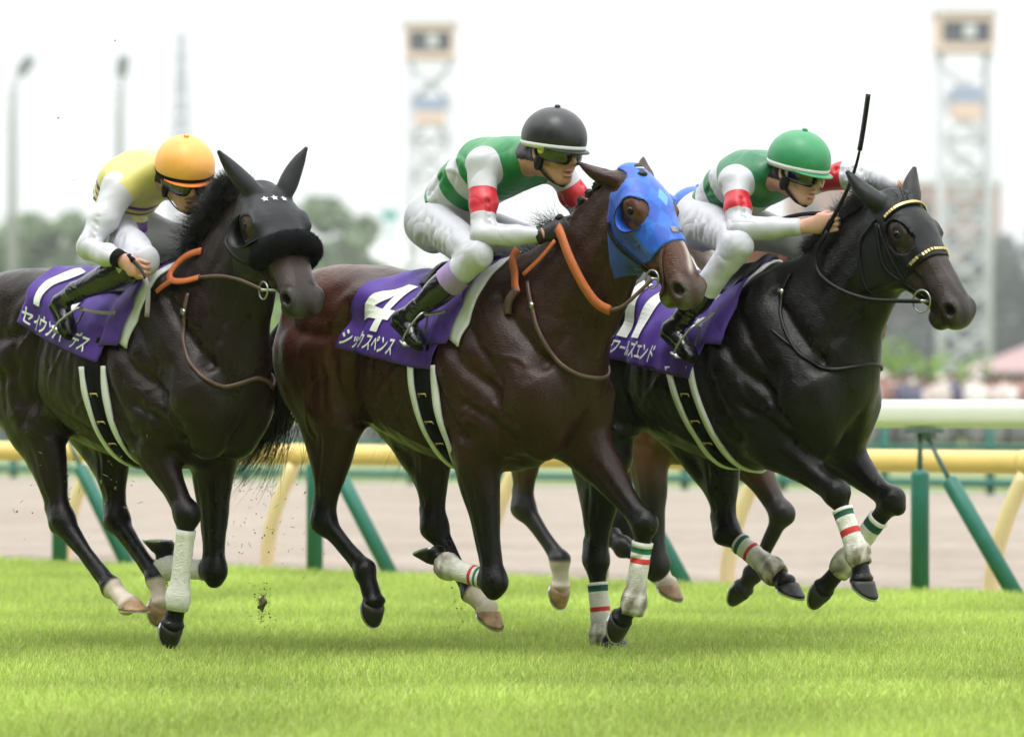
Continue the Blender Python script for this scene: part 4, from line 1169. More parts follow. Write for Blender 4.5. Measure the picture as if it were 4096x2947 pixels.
H2 = dict(seed=22, head=(.085, .034, .019), loc=(-.082, .064, 0), label='dark bay racehorse in bright blue hood, in the centre carrying number 4',
    poll=(.800, 0, 1.995), lips=(1.110, -.02, 1.405),
    neck=[(.22, 0, 1.30, .35, .175), (.47, 0, 1.53, .26, .135), (.64, 0, 1.72, .205, .108), (.74, 0, 1.84, .155, .090), (.78, 0, 1.91, .11, .078)],
    ears=[((.745, -.070, 1.955), (.600, -.13, 2.03)), ((.790, .070, 1.965), (.715, .13, 2.06))],
    RH=[(-.735, -.14, 1.000), (-.855, -.13, .569), (-.607, -.13, .366), (-.554, -.13, .234), (-.575, -.13, .093)],
    LH=[(-.440, .12, .970), (-.440, .11, .547), (-.222, .11, .278), (-.131, .11, .206), (-.063, .11, .093)],
    RF=[(.035, -.135, .82), (.125, -.12, .335), (-.139, -.12, .393), (-.207, -.12, .441), (-.344, -.12, .454)],
    LF=[(.385, .135, .90), (.733, .12, .576), (.674, .12, .262), (.605, .12, .196), (.560, .12, .095)],
    shLF=(.40, .15, 1.10),
    body=(.027, .0092, .0053), lite=(.082, .026, .0145), dark=(.0022, .0018, .0018), black_hi=.92, black_lo=.58, muzzle=.45, grey_muzzle=(.10, .088, .082), snip=True, grass_lips=.8,
    socks=('LH',), pale_hooves=('LH',),
    wraps=[('RF', .24, 1.16, [(.285, .345, G_), (.40, .46, R_)], .75), ('LF', .22, 1.16, [(.29, .36, G_), (.42, .49, R_)], .62)])
H3 = dict(seed=33, head=(.033, .0215, .019), loc=(1.044, .245, 0), label='black racehorse with gold-studded browband and black mask, rightmost of the runners',
    poll=(.715, .01, 1.905), lips=(1.010, .0, 1.400),
    neck=[(.20, 0, 1.28, .34, .175), (.40, 0, 1.48, .26, .138), (.55, 0, 1.65, .205, .108), (.64, .005, 1.76, .155, .090), (.69, .005, 1.83, .11, .078)],
    ears=[((.675, -.075, 1.875), (.560, -.135, 2.00)), ((.725, .075, 1.89), (.690, .135, 2.02))], hood_ears=True,
    RH=[(-.740, -.14, .835), (-.830, -.12, .400), (-.790, -.12, .075), (-.735, -.12, .055), (-.665, -.12, .010)],
    LH=[(-.330, .12, .950), (-.293, .11, .522), (-.041, .11, .366), (.031, .11, .312), (.110, .11, .235)],
    RF=[(.150, -.135, .900), (.490, -.12, .697), (.600, -.12, .458), (.620, -.12, .352), (.690, -.12, .232)],
    LF=[(.270, .135, .870), (.582, .12, .664), (.341, .12, .407), (.229, .12, .301), (.137, .12, .190)],
    body=(.0048, .0038, .0036), lite=(.0055, .0046, .0043), dark=(.0020, .0018, .0018), black_hi=.85, black_lo=.5, muzzle=.45, grey_muzzle=(.05, .040, .037), grass_lips=.15,
    wraps=[('RH', .30, 1.10, [(.34, .42, DG_), (.62, .68, R_)], .7), ('LH', .28, 1.16, [(.32, .385, DG_), (.52, .58, R_)], .62),
           ('RF', .26, 1.20, [(.31, .40, DG_), (.60, .70, R_)], .72), ('LF', .27, 1.16, [(.32, .42, DG_), (.66, .76, R_)], .78)])
H4 = dict(seed=44, h=.0095, loc=(.711, 1.786, 0), label='red bay racehorse with white pasterns, mostly hidden behind the black horse', mat=M['coat_dull'],
    poll=(.760, 0, 1.80), lips=(1.15, .0, 1.36), neck=[(.22, 0, 1.28, .34, .17), (.46, 0, 1.46, .25, .13), (.60, 0, 1.60, .20, .105), (.69, 0, 1.69, .155, .09), (.73, 0, 1.74, .11, .078)],
    ears=[((.70, -.07, 1.77), (.60, -.12, 1.86)), ((.72, .07, 1.78), (.62, .12, 1.87))],
    RH=[(-.72, -.14, 1.00), (-.791, -.12, .589), (-.557, -.12, .349), (-.557, -.12, .232), (-.575, -.12, .110)],
    LH=[(-.41, .12, .95), (-.391, .10, .518), (-.157, .10, .298), (-.108, .10, .245), (-.045, .10, .165)],
    RF=[(-.02, -.135, .86), (.019, -.12, .340), (-.178, -.12, .420), (-.25, -.12, .46), (-.36, -.12, .49)],
    LF=[(.30, .135, .86), (.549, .12, .571), (.383, .12, .304), (.328, .12, .243), (.215, .12, .135)],
    body=(.14, .048, .019), lite=(.14, .048, .019), dark=(.006, .005, .005), black_hi=.90, black_lo=.60, muzzle=.4,
    socks=('RH', 'LH'), pale_hooves=('RH', 'LH'))
HORSES = [build_horse(s) for s in (H1, H2, H3, H4)]
# ------------------------------------------------------------------ jockeys
def mirror(p): return (p[0], -p[1], p[2])

def skin_field(groups, lo, hi, h):
    F = Field(lo, hi, h)
    for pr, k, g in groups: F.add(pr, k, g)
    return F

def bounds_of(groups, pad):
    lo = np.full(3, 9.); hi = -lo
    for pr, k, g in groups:
        for a, b, ra, rb, up, rw in pr:
            R = max(max(ra), max(rb), rw or 0)
            lo = np.minimum(lo, np.minimum(a, b) - R); hi = np.maximum(hi, np.maximum(a, b) + R)
    return lo - pad, hi + pad

def hand_prims(wr, hd, palm_n, grip, s=1.0, side=-1):
    """fist: wr wrist, hd hand centre, palm_n direction the fingers curl towards, grip axis (index to little finger)"""
    wr, hd = np.asarray(wr, float), np.asarray(hd, float)
    a = unit(hd - wr); g = unit(np.asarray(grip) - a*np.dot(a, grip)); n = unit(np.asarray(palm_n) - a*np.dot(a, palm_n) - g*np.dot(g, palm_n))
    G = []
    G.append(([seg(wr, hd - a*.02*s, (.022*s, .028*s), (.019*s, .040*s), n)], .02, 1))
    G.append(([seg(hd - a*.02*s - g*.012*s, hd + a*.024*s, (.017*s, .038*s), (.015*s, .040*s), n)], .012, 1))
    Ls = (.040, .044, .041, .033)
    for i in range(4):
        o = hd + a*.030*s - g*(.030 - .0205*i)*s
        k1 = o + (a*.026 + n*.012)*s*(Ls[i]/.044)
        k2 = k1 + (-a*.002 + n*.026)*s*(Ls[i]/.044)
        k3 = k2 + (-a*.022 + n*.004)*s*(Ls[i]/.044)
        r = (.0096, .0098, .0094, .0084)[i]*s
        G.append(([seg(o - a*.012*s, k1, r*1.08, r*1.02), seg(k1, k2, r*1.02, r*.95), seg(k2, k3, r*.95, r*.85)], .005, 1))
    t0 = hd - a*.018*s - g*.030*s + n*.010*s
    t1 = t0 + (a*.030 - g*.012 + n*.018)*s; t2 = t1 + (a*.024 + g*.010 + n*.006)*s
    G.append(([seg(t0, t1, .014*s, .0115*s), seg(t1, t2, .0115*s, .0095*s)], .010, 1))
    return G

def head_at(hc, face, roll=0.0, s=1.06):
    f = unit(face); l = unit(np.cross((0, 0, 1), f)); u = np.cross(f, l)
    if roll: l, u = l*math.cos(roll) + u*math.sin(roll), u*math.cos(roll) - l*math.sin(roll)
    hc = np.asarray(hc, float)
    def at(a, b, c): return hc + (f*a + l*b + u*c)*s
    at.f, at.l, at.u, at.s, at.c = f, l, u, s, hc
    return at

def face_prims(at):
    s = at.s; f, l, u = at.f, at.l, at.u
    E = lambda c, rf, ru, rl: [ell(at(*c), f, rf*s, u, ru*s, rl*s)]
    G = [(E((-.008, 0, .030), .098, .086, .077), .02, 1),
         ([seg(at(.040, 0, .0), at(.048, 0, -.072), (.050*s, .057*s), (.042*s, .046*s), f)], .025, 1),
         ([seg(at(.066, -.012, -.104), at(.066, .012, -.104), .020*s)], .018, 1)]
    for q in (-1, 1):
        G += [([seg(at(.002, q*.056, -.045), at(.060, q*.022, -.102), .017*s, .016*s)], .02, 1),
              (E((.066, q*.040, -.036), .024, .022, .020), .018, 1),
              (E((.097, q*.0125, -.043), .010, .008, .007), .008, 1),
              (E((-.004, q*.080, -.014), .017, .031, .008), .006, 1),
              ([seg(at(.084, q*.014, .022), at(.070, q*.046, .020), .013*s, .011*s)], .014, 1)]
    G += [([seg(at(.092, 0, .006), at(.116, 0, -.038), (.009*s, .008*s), (.013*s, .0105*s), f)], .012, 1),
          (E((.093, 0, -.0680), .011, .0065, .024), .008, 1), (E((.089, 0, -.0870), .011, .0075, .021), .008, 1)]
    return G

def helmet(parent, at, m_shell, m_band, m_peak, seam=True, peak=.030, tilt=0.0):
    s = at.s; n = 40; rows = 16
    cen = (-.004, 0, .036); rf, rl, ru = .128, .110, .110
    low = -.030
    vs, fs = [], []
    def P(th, ph, grow=1.0):
        a, b, c = math.cos(ph)*math.cos(th), math.cos(ph)*math.sin(th), math.sin(ph)
        g = grow
        if seam:
            for k in range(6):
                d = (th - (k*math.pi/3 + .52) + math.pi) % (2*math.pi) - math.pi
                g -= .007*math.exp(-(d/.045)**2)*math.cos(ph)
        g += .0022*math.sin(5*th + 7*ph)*math.sin(11*ph + 2*th)
        back = 1.0 + (.03 if a < 0 else 0)*(-a)
        return at(cen[0] + rf*a*g*back, cen[1] + rl*b*g, cen[2] + ru*c*g)
    phs = np.linspace(-.34, math.pi/2 - .02, rows)
    for ph in phs:
        for k in range(n): vs.append(P(2*math.pi*k/n, ph))
    for i in range(rows-1):
        for k in range(n):
            l = (k+1) % n; fs.append((i*n+k, i*n+l, (i+1)*n+l, (i+1)*n+k))
    fs.append(tuple((rows-1)*n + k for k in range(n)))
    # inner lip
    b = len(vs)
    for k in range(n): vs.append(P(2*math.pi*k/n, -.30, .90))
    for k in range(n):
        l = (k+1) % n; fs.append((b+k, b+l, l, k))
    sh = mesh_obj('helmet', vs, fs, m_shell, parent)
    # rim band
    mb = MB(); rings = []
    for k in range(n):
        th = 2*math.pi*k/n
        rings.append([P(th, -.34, 1.012), P(th, -.16, 1.014), P(th, -.16, .99), P(th, -.34, .98)])
    mb.loft(rings, 0, False, True); mb.build('rim_band', [m_band], sh)
    # small peak
    mb = MB(); rings = []
    for k in range(15):
        th = math.radians(-62 + 124*k/14); w = peak*max(math.cos(th*1.35), 0.02)
        p = P(th, -.30, 1.0); o = unit(at.f*math.cos(th) + at.l*math.sin(th)) - at.u*.30
        q = p + o*w*s
        rings.append([p + at.u*.003, q + at.u*.002, q - at.u*.002, p - at.u*.003])
    mb.loft(rings, 0, True); mb.build('peak', [m_peak], sh)
    mb = MB(); mb.loft([[at(cen[0] + r*math.cos(q), r*math.sin(q), cen[2] + ru + z) for q in np.linspace(0, 2*math.pi, 11)[:-1]] for r, z in ((.011, -.004), (.011, .005), (.006, .009))], 0, True)
    mb.build('button', [m_shell], sh)
    return sh

def goggles(parent, at, dot=False):
    s = at.s; n = 25; rows = 7
    vs, fs = [], []
    def pt(th, v, g):
        rf, rl = .117*g, .087*g
        return at(rf*math.cos(th) - .004, rl*math.sin(th), v)
    for i in range(rows):
        q = i/(rows-1)
        for k in range(n):
            th = math.radians(-78 + 156*k/(n-1)); c = math.cos(th)
            lo = -.050 + .026*math.exp(-(th/.17)**2) + .020*(1-c)**1.2; hi_ = .034 - .006*(1-c)
            v = lo + (hi_-lo)*q
            vs.append(pt(th, v, 1.0 + .06*math.sin(math.pi*q)**.7))
    for i in range(rows-1):
        for k in range(n-1): fs.append((i*n+k, i*n+k+1, (i+1)*n+k+1, (i+1)*n+k))
    b = len(vs)
    for i in range(rows*n):
        r, k = divmod(i, n); th = math.radians(-78 + 156*k/(n-1))
        v = np.asarray(vs[i]); vs.append(v - (at.f*math.cos(th) + at.l*math.sin(th))*.018*s)
    nn = rows*n
    for i in range(rows-1):
        for k in range(n-1): fs.append(tuple(nn + j for j in (i*n+k, (i+1)*n+k, (i+1)*n+k+1, i*n+k+1)))
    edge = [k for k in range(n)] + [i*n+n-1 for i in range(1, rows)] + [(rows-1)*n+k for k in range(n-2, -1, -1)] + [i*n for i in range(rows-2, 0, -1)]
    for a, c in zip(edge, edge[1:] + edge[:1]): fs.append((c, a, a+nn, c+nn))
    g = mesh_obj('goggles', vs, fs, M['lens'], parent)
    mb = MB(); R = []
    for k in range(30):
        th = math.radians(70 + 220*k/29)
        p = at(.104*math.cos(th) - .008, .088*math.sin(th), .004)
        o = (at.f*math.cos(th) + at.l*math.sin(th))*.002
        R.append([p + o + at.u*.010, p + o - at.u*.010, p - o - at.u*.010, p - o + at.u*.010])
    mb.loft(R, 0, True); mb.build('strap', [M['black']], g)
    if dot:
        mb = MB(); c = at(.034, -.0885, -.006)
        o = unit(-at.l + at.f*.45); e1 = unit(np.cross(o, at.u)); e2 = np.cross(e1, o)
        mb.loft([[c + o*z + (e1*math.cos(q) + e2*math.sin(q))*r for q in np.linspace(0, 2*math.pi, 19)[:-1]] for r, z in ((.015, -.01), (.015, .004), (.013, .006), (.008, .006))], 0, True)
        mb.build('lens_clip', [M['yellow_dot']], g)
    return g

def chin_strap(parent, at):
    mb = MB()
    for q in (-1, 1):
        pts = catmull([at(-.01, q*.087, .03), at(.006, q*.083, -.03), at(.016, q*.071, -.07), at(.048, q*.040, -.112), at(.064, 0, -.130)], 5)
        R = [[p + w*.009 + o*.003, p - w*.009 + o*.003, p - w*.009 - o*.003, p + w*.009 - o*.003] for p, w, o in ((p, at.f, unit(p - at.c)) for p in pts)]
        mb.loft(R, 0, True)
        c = at(.012, q*.078, -.052)
        mb.loft([[c + at.l*q*z + (at.f*math.cos(t)*.021 + at.u*math.sin(t)*.033)*r for t in np.linspace(0, 2*math.pi, 15)[:-1]] for r, z in ((1, -.01), (1, .006), (.7, .010))], 0, True)
    return mb.build('chin_strap', [M['black']], parent)

def silk_mat(sp):
    """racing silk whose hoops and armbands follow the cloth"""
    m = mat('racing_silk', (0, 0, 0), 0.40, spec=.5, fold=(4.6, .022, (1.5, .8, 1.1)))
    N, L = m.node_tree.nodes, m.node_tree.links; b = N['Principled BSDF']
    at = N.new('ShaderNodeAttribute'); at.attribute_name = 'seam'
    sp_ = N.new('ShaderNodeSeparateXYZ'); L.new(at.outputs['Vector'], sp_.inputs[0])
    def ramp(src, lo, hi, base, bands):
        mr = N.new('ShaderNodeMapRange'); mr.inputs['From Min'].default_value = lo; mr.inputs['From Max'].default_value = hi
        L.new(src, mr.inputs['Value']); cr = N.new('ShaderNodeValToRGB'); cr.color_ramp.interpolation = 'CONSTANT'
        L.new(mr.outputs['Result'], cr.inputs['Fac']); E = cr.color_ramp.elements
        E[0].position = 0; E[0].color = (*base, 1); E.remove(E[1])
        for t0, t1, c in bands:
            e = E.new((t0-lo)/(hi-lo)); e.color = (*c, 1)
            e = E.new((t1-lo)/(hi-lo)); e.color = (*base, 1)
        return cr.outputs['Color']
    body = ramp(sp_.outputs['X'], -.2, .8, sp['silk'], sp['hoops'])
    arm = ramp(sp_.outputs['Y'], -1, 2, sp['sleeve'], [(*sp.get('band', (.36, .7)), sp['armband'])] if sp.get('armband') is not None else [])
    gt = N.new('ShaderNodeMath'); gt.operation = 'GREATER_THAN'; gt.inputs[1].default_value = 0; L.new(sp_.outputs['Z'], gt.inputs[0])
    mx = N.new('ShaderNodeMix'); mx.data_type = 'RGBA'; L.new(gt.outputs[0], mx.inputs[0]); L.new(body, mx.inputs[6]); L.new(arm, mx.inputs[7])
    L.new(mx.outputs[2], b.inputs['Base Color'])
    return m

def build_jockey(sp):
    J = sp; A = lambda k: np.asarray(J[k], float)
    root = empty('person', sp['loc'], -PHI)
    tag(root, sp['label'], 'person', 'jockeys riding the race')
    at = head_at(J['hc'], J['face'], J.get('roll', 0.), J.get('hs', 1.06))
    sp_pts = [A('pelvis'), A('waist'), A('ribs'), A('chest'), A('neck')]
    spine_r = [(.112, .150), (.098, .135), (.120, .158), (.105, .165), (.060, .085)]
    spup = (-.25, 0, 1.)
    def torso(g=0.0, upto=5): return loft_prims([(*p, a+g, b+g) for p, (a, b) in zip(sp_pts[:upto], spine_r[:upto])], spup, 4)
    # ---------------- body (skin)
    G = [(torso(-.006), .03, 2)]
    for r in ('R', 'L'):
        G.append(([seg(A(r+'sh'), A(r+'el'), .040, .036)], .03, 2))
        G.append(([seg(A(r+'el'), A(r+'wr'), (.036, .036), (.024, .028))], .02, 2))
        G.append(([seg(A('neck'), A(r+'sh'), .05, .045)], .05, 2))
        G.append(([seg(A(r+'hip'), A(r+'kn'), .075, .050)], .04, 2))
        G.append(([seg(A(r+'kn'), A(r+'an'), .048, .034)], .03, 2))
        G += hand_prims(J[r+'wr'], J[r+'ha'], J.get(r+'pn', (0, 0.3 if r == 'R' else -.3, -1)), J.get(r+'gr', (0.2, 0, 1)), J.get('hand_s', 1.0))
    G.append(([seg(at(-.018, 0, -.06), A('neck'), .050*at.s, .060)], .03, 1))
    G += face_prims(at)
    lo, hi = bounds_of(G, .03)
    F = skin_field(G, lo, hi, .0042*J.get('coarse', 1))
    # eyes stay behind the goggles: sockets, mouth slit, ear bowl
    s = at.s
    F.cut([ell(at(.108, 0, -.0775), at.f, .022*s, at.u, .0046*s, .017*s)], .004)
    for q in (-1, 1):
        F.stroke3([at(.10, q*.034, .000), at(.088, q*.05, .002)], .013*s, .006)
        F.stroke3([at(.004, q*.091, .0), at(.002, q*.091, -.022)], .006*s, .005)
        F.stroke3([at(.100, q*.018, -.050), at(.085, q*.034, -.078)], .006*s, .002)
    V, Q, gid = F.mesh(1)
    c = np.repeat(np.array([J.get('skin', (.50, .27, .19))]), len(V), 0)
    hl = ((V - at.c) @ np.stack([at.f, at.l, at.u], 1)) / at.s
    lip = np.exp(-((hl[:, 2] + .0775)/.010)**2) * np.exp(-(hl[:, 1]/.022)**2) * (hl[:, 0] > .075)
    c = c*(1-.6*lip[:, None]) + np.array((.36, .10, .09))*.6*lip[:, None]
    hair = (hl[:, 2] > .002) * (hl[:, 0] < .03) * (np.abs(hl[:, 1]) < .074) + (hl[:, 0] < -.035) * (hl[:, 2] > -.055)
    hair = np.clip(hair, 0, 1) * (np.linalg.norm(hl, axis=1) < .16)
    c = c*(1-hair[:, None]) + np.array((.012, .010, .009))*hair[:, None]
    mesh_obj('body', V, Q, M['skin'], root, True, None, c)
    # ---------------- silks: torso and sleeves
    g = .012
    G = [(torso(g), .03, 1)]
    for r, q in (('R', -1), ('L', 1)):
        sh, el, wr = A(r+'sh'), A(r+'el'), A(r+'wr')
        G.append(([seg(A('chest')*.55 + A('neck')*.45 + (0, q*.05, 0), sh, (.080, .080), (.066, .066))], .06, 1))
        G.append(([seg(sh, sh*.45 + el*.55, (.066, .064), (.056, .056))], .03, 2))
        G.append(([seg(sh*.45 + el*.55, el, .056, .050)], .03, 2))
        G.append(([seg(el, wr*.6 + el*.4, (.050, .050), (.042, .042))], .03, 3))
        G.append(([seg(wr*.6 + el*.4, wr + (el-wr)*.05, (.042, .042), (.032, .035))], .02, 3))
    G.append(([seg(A('neck') - (.01, 0, 0), A('neck') + unit(at.c - A('neck'))*.02, .066, .062)], .03, 1))
    lo, hi = bounds_of(G, .02)
    F = skin_field([q for q in G if q[2] == 1], lo, hi, .0045*J.get('coarse', 1))
    F.half(np.asarray(J['hem'], float), J['hem_n'])
    for pr, k, g_ in G:
        if g_ != 1: F.add(pr, k, g_)
    F.ripple(.0052, 17, sp['seed'], 6, (1.6, .7, 1.2)); F.ripple(.0026, 44, sp['seed']+3, 6, (1.5, .6, 1))
    # creases at armpit, elbow and waist
    for r, q in (('R', -1), ('L', 1)):
        sh, el, wr = A(r+'sh'), A(r+'el'), A(r+'wr'); inn = unit((sh+wr)/2 - el)
        ax = unit(el - sh); sd = unit(np.cross(ax, inn))
        for i in range(4):
            b = el - ax*(.015 + .026*i) + inn*.040
            F.stroke3([b - sd*.05, b - sd*.015 + inn*.01, b + sd*.03 + ax*.012, b + sd*.05], .010, .0105)
        for i in range(3):
            b = el + unit(wr-el)*(.02 + .028*i) + inn*.036
            F.stroke3([b - sd*.045, b + sd*.045 - unit(wr-el)*.010], .010, .009)
        for i in range(4):
            a0 = sh + (-.04, q*.03, -.02); F.stroke3([a0 + (-.02*i, q*.02, -.01*i), a0 + (-.05 - .035*i, q*.015, -.10 + .015*i)], .011, .009)
        F.stroke3([A('neck') + (0, q*.05, .03), sh + (-.02, 0, .05)], .010, .004)
        # long pulls in the body of the shirt, from the armpit and down to the waist
        fr = np.random.default_rng(sp['seed']*3 + q)
        for i in range(9):
            t_ = fr.uniform(.1, .95); c0 = A('chest')*(1-t_) + A('waist')*t_; an_ = fr.uniform(-.6, 1.25)
            p0 = c0 + np.array((0, q*.165*math.cos(an_), .125*math.sin(an_))); dv = unit(np.array((fr.uniform(-.9, -.1), 0, fr.uniform(-.9, .35))))
            L_ = fr.uniform(.06, .14); F.stroke3([p0, p0 + dv*L_*.5 + (0, 0, .008), p0 + dv*L_], .011, fr.choice((.0075, -.0055)))
    V, Q, gid = F.mesh(1)
    # panels are cut in the material: distance along the spine, along the arm, and from the sleeve seam
    ax = unit(A('neck') - A('pelvis')); tau = (A('neck') - V) @ ax
    best = np.full(len(V), -1.0); tb = np.zeros(len(V))
    for r in ('R', 'L'):
        sh, el, wr = A(r+'sh'), A(r+'el'), A(r+'wr'); a = unit(el - sh); L = np.linalg.norm(el - sh)
        sd = np.array((0, np.sign(sh[1]), 0.))
        ta = ((V - sh) @ a) / L
        h_ = np.clip(ta, 0, 1); da = np.linalg.norm(V - sh - h_[:, None]*(el - sh), axis=1)
        hf = np.clip(((V - el) @ (wr - el)) / np.dot(wr - el, wr - el), 0, 1); df = np.linalg.norm(V - el - hf[:, None]*(wr - el), axis=1)
        own = (np.sign(V[:, 1] - .0) == np.sign(sh[1])) | (df < .07)
        plane = (V - (sh - sd*.040)) @ unit(sd*.85 + a*.5)
        sg = np.where(np.isin(gid, (2, 3)) & (np.minimum(da, df) < .085), np.maximum(plane, .02*(ta > .12)), np.minimum(plane, .078 - da))
        sg = np.where(df < .060, .05, sg)
        sg = np.where(own, sg, -1)
        tt = np.where((df < da - .004), 1.2, ta)
        tb = np.where(sg > best, tt, tb); best = np.maximum(best, sg)
    o = mesh_obj('silks', V, Q, silk_mat(sp), root)
    at_ = o.data.attributes.new('seam', 'FLOAT_VECTOR', 'POINT')
    at_.data.foreach_set('vector', np.stack([tau, tb, best], 1).astype(np.float32).ravel())
    # ---------------- breeches
    G = [(torso(.004, 2), .03, 1)]
    for r, q in (('R', -1), ('L', 1)):
        hp, kn, an = A(r+'hip'), A(r+'kn'), A(r+'an')
        G.append(([seg(A('pelvis') + (-.03, q*.07, -.01), hp + (0, 0, -.02), (.105, .095), (.098, .092))], .05, 1))
        G.append(([seg(hp, hp*.4 + kn*.6, (.094, .090), (.076, .072)), seg(hp*.4 + kn*.6, kn, (.076, .072), (.064, .060))], .04, 1))
        G.append(([seg(kn, kn + (an-kn)*J.get('breech_len', .34), (.062, .058), (.056, .054))], .03, 1))
    lo, hi = bounds_of(G, .02)
    F = skin_field(G, lo, hi, .0048*J.get('coarse', 1))
    F.ripple(.0034, 20, sp['seed']+5, 6, (1.5, .7, .8)); F.ripple(.0016, 50, sp['seed']+6, 6, (1.6, .6, .7))
    for r, q in (('R', -1), ('L', 1)):
        hp, kn = A(r+'hip'), A(r+'kn'); a = unit(kn - hp); o = np.array((0, q, 0.)); w = unit(np.cross(a, o))
        for i in range(6):
            b = hp + a*(.02 + .045*i) + o*.085*(1-.25*i/6)
            F.stroke3([b + w*.075, b + w*.03 + a*.018, b - w*.03 + a*.012*(i % 3), b - w*.075 - a*.02], .011, .0115 if i < 4 else .007)
        for i in range(3):
            b = kn - a*(.02 + .02*i); F.stroke3([b - w*.06 + o*.03, b - w*.05 + o*.055, b + o*.062 + a*.01], .007, .004)
    V, Q, gid = F.mesh(1)
    mesh_obj('breeches', V, Q, M['breeches'], root)
    # ---------------- boots
    for r, q in (('R', -1), ('L', 1)):
        kn, an, he, to = A(r+'kn'), A(r+'an'), A(r+'he'), A(r+'to')
        a = unit(an - kn)
        top = kn + (an-kn)*J.get('boot_top', .30)
        fd = unit(to - he); side = np.array((0, q, 0.)); nrm = unit(np.cross(fd, side)); nrm = nrm if np.dot(nrm, an - he) > 0 else -nrm
        G = [(loft_prims([(*top, .060, .057), (*(top*.6 + an*.4), .061, .057), (*(top*.25 + an*.75), .048, .045), (*an, .041, .039)], fd, 3), .02, 1),
             ([seg(an, he + nrm*.035, (.040, .036), (.034, .031), fd)], .03, 1),
             (loft_prims([(*(he + nrm*.030), .032, .031), (*(he*.55 + to*.45 + nrm*.032), .034, .036), (*(he*.25 + to*.75 + nrm*.022), .026, .041), (*(to - fd*.02 + nrm*.016), .018, .034)], nrm, 3), .025, 1)]
        lo, hi = bounds_of(G, .02)
        F = skin_field(G, lo, hi, .0042*J.get('coarse', 1))
        for i in range(4):
            b = an + a*(.02 - .022*i); F.stroke3([b + fd*.045 - side*.03, b + fd*.04 + side*.03, b + side*.045, b - fd*.045 + side*.02], .006, .0045)
        F.half(he + nrm*-.004, -nrm) if False else None
        V, Q, gid = F.mesh(1)
        bo = mesh_obj('boot', V, Q, J.get('boot_mat', M['boot']), root)
        # sole
        mb = MB(); R = []
        for t, w in ((0, .020), (.08, .027), (.3, .026), (.5, .028), (.75, .037), (.9, .031), (1, .012)):
            p = he + (to-he)*t - fd*.022*(1-t)
            R.append([p + side*w + nrm*.006, p - side*w + nrm*.006, p - side*w - nrm*.008, p + side*w - nrm*.008])
        mb.loft(R, 0, True); mb.build('sole', [M['black']], bo, smooth=False)
        if J.get('boot_cuff') is not None:
            mb = MB(); k0, k1, mm = J['boot_cuff']; R = []
            up = unit(np.cross(side, a))
            for t in np.linspace(k0, k1, 5):
                p = kn + (an-kn)*t; qq = np.arange(20)/20*2*math.pi
                R.append(p + np.cos(qq)[:, None]*up*.0655 + np.sin(qq)[:, None]*np.cross(a, up)*.062)
            mb.loft(R, 0, False); mb.build('boot_cuff', [mm], bo)
    # ---------------- gloves
    if J.get('gloves'):
        for r in ('R', 'L'):
            G = hand_prims(J[r+'wr'], J[r+'ha'], J.get(r+'pn', (0, 0.3 if r == 'R' else -.3, -1)), J.get(r+'gr', (0.2, 0, 1)), J.get('hand_s', 1.0)*1.12)
            lo, hi = bounds_of(G, .02); F = skin_field(G, lo, hi, .0034)
            V, Q, gid = F.mesh(1); go = mesh_obj('glove', V, Q, M['glove'], root)
            a = unit(A(r+'ha') - A(r+'wr')); p0 = A(r+'wr')
            mb = MB(); mb.loft([p0 - a*t + (np.cos(qq)[:, None]*unit(np.cross(a, (0, 1, 0)))*r0 + np.sin(qq)[:, None]*np.cross(a, unit(np.cross(a, (0, 1, 0))))*r0) for t, r0 in ((-.012, .034), (.004, .038), (.016, .037)) for qq in (np.arange(18)/18*2*math.pi,)], 0, False)
            mb.build('cuff', [M['glove']], go)
    if J.get('wristband'):
        a = unit(A('Rha') - A('Rwr')); p0 = A('Rwr'); e = unit(np.cross(a, (0, 1, 0))); qq = np.arange(18)/18*2*math.pi
        mb = MB(); mb.loft([p0 + a*t + (np.cos(qq)[:, None]*e*r0 + np.sin(qq)[:, None]*np.cross(a, e)*r0) for t, r0 in ((-.022, .036), (-.02, .040), (.020, .036), (.022, .033))], 0, False)
        mb.build('wristband', [M['black_cloth']], root)
    helmet(root, at, J['m_shell'], J['m_band'], J['m_peak'], peak=J.get('peak', .03))
    goggles(root, at, J.get('dot', False))
    chin_strap(root, at)
    return dict(root=root, at=at, sp=sp)
M['helm_black'] = mat('black_helmet_cover', (.016, .0165, .020), .38, fold=(9, .0022), noise=(30, .1))
M['helm_green'] = mat('green_helmet_cover', (.035, .26, .105), .42, fold=(9, .0022), noise=(30, .06))
M['helm_orange'] = mat('orange_helmet_cover', (.84, .40, .085), .42, fold=(9, .0022), noise=(30, .06))
M['helm_blue'] = mat('blue_helmet_cover', (.02, .12, .50), .42, bump=(40, .003))
M['orange_trim'] = mat('orange_trim', (.85, .20, .02), .45)
M['mauve'] = mat('mauve_cuff', (.32, .22, .46), .6, noise=(50, .1))
GREEN, WHITE, RED = (.018, .205, .060), (.53, .53, .575), (.56, .020, .035)
DGREEN = (.012, .155, .060)
YEL, PUR = (.64, .58, .17), (.10, .030, .24)

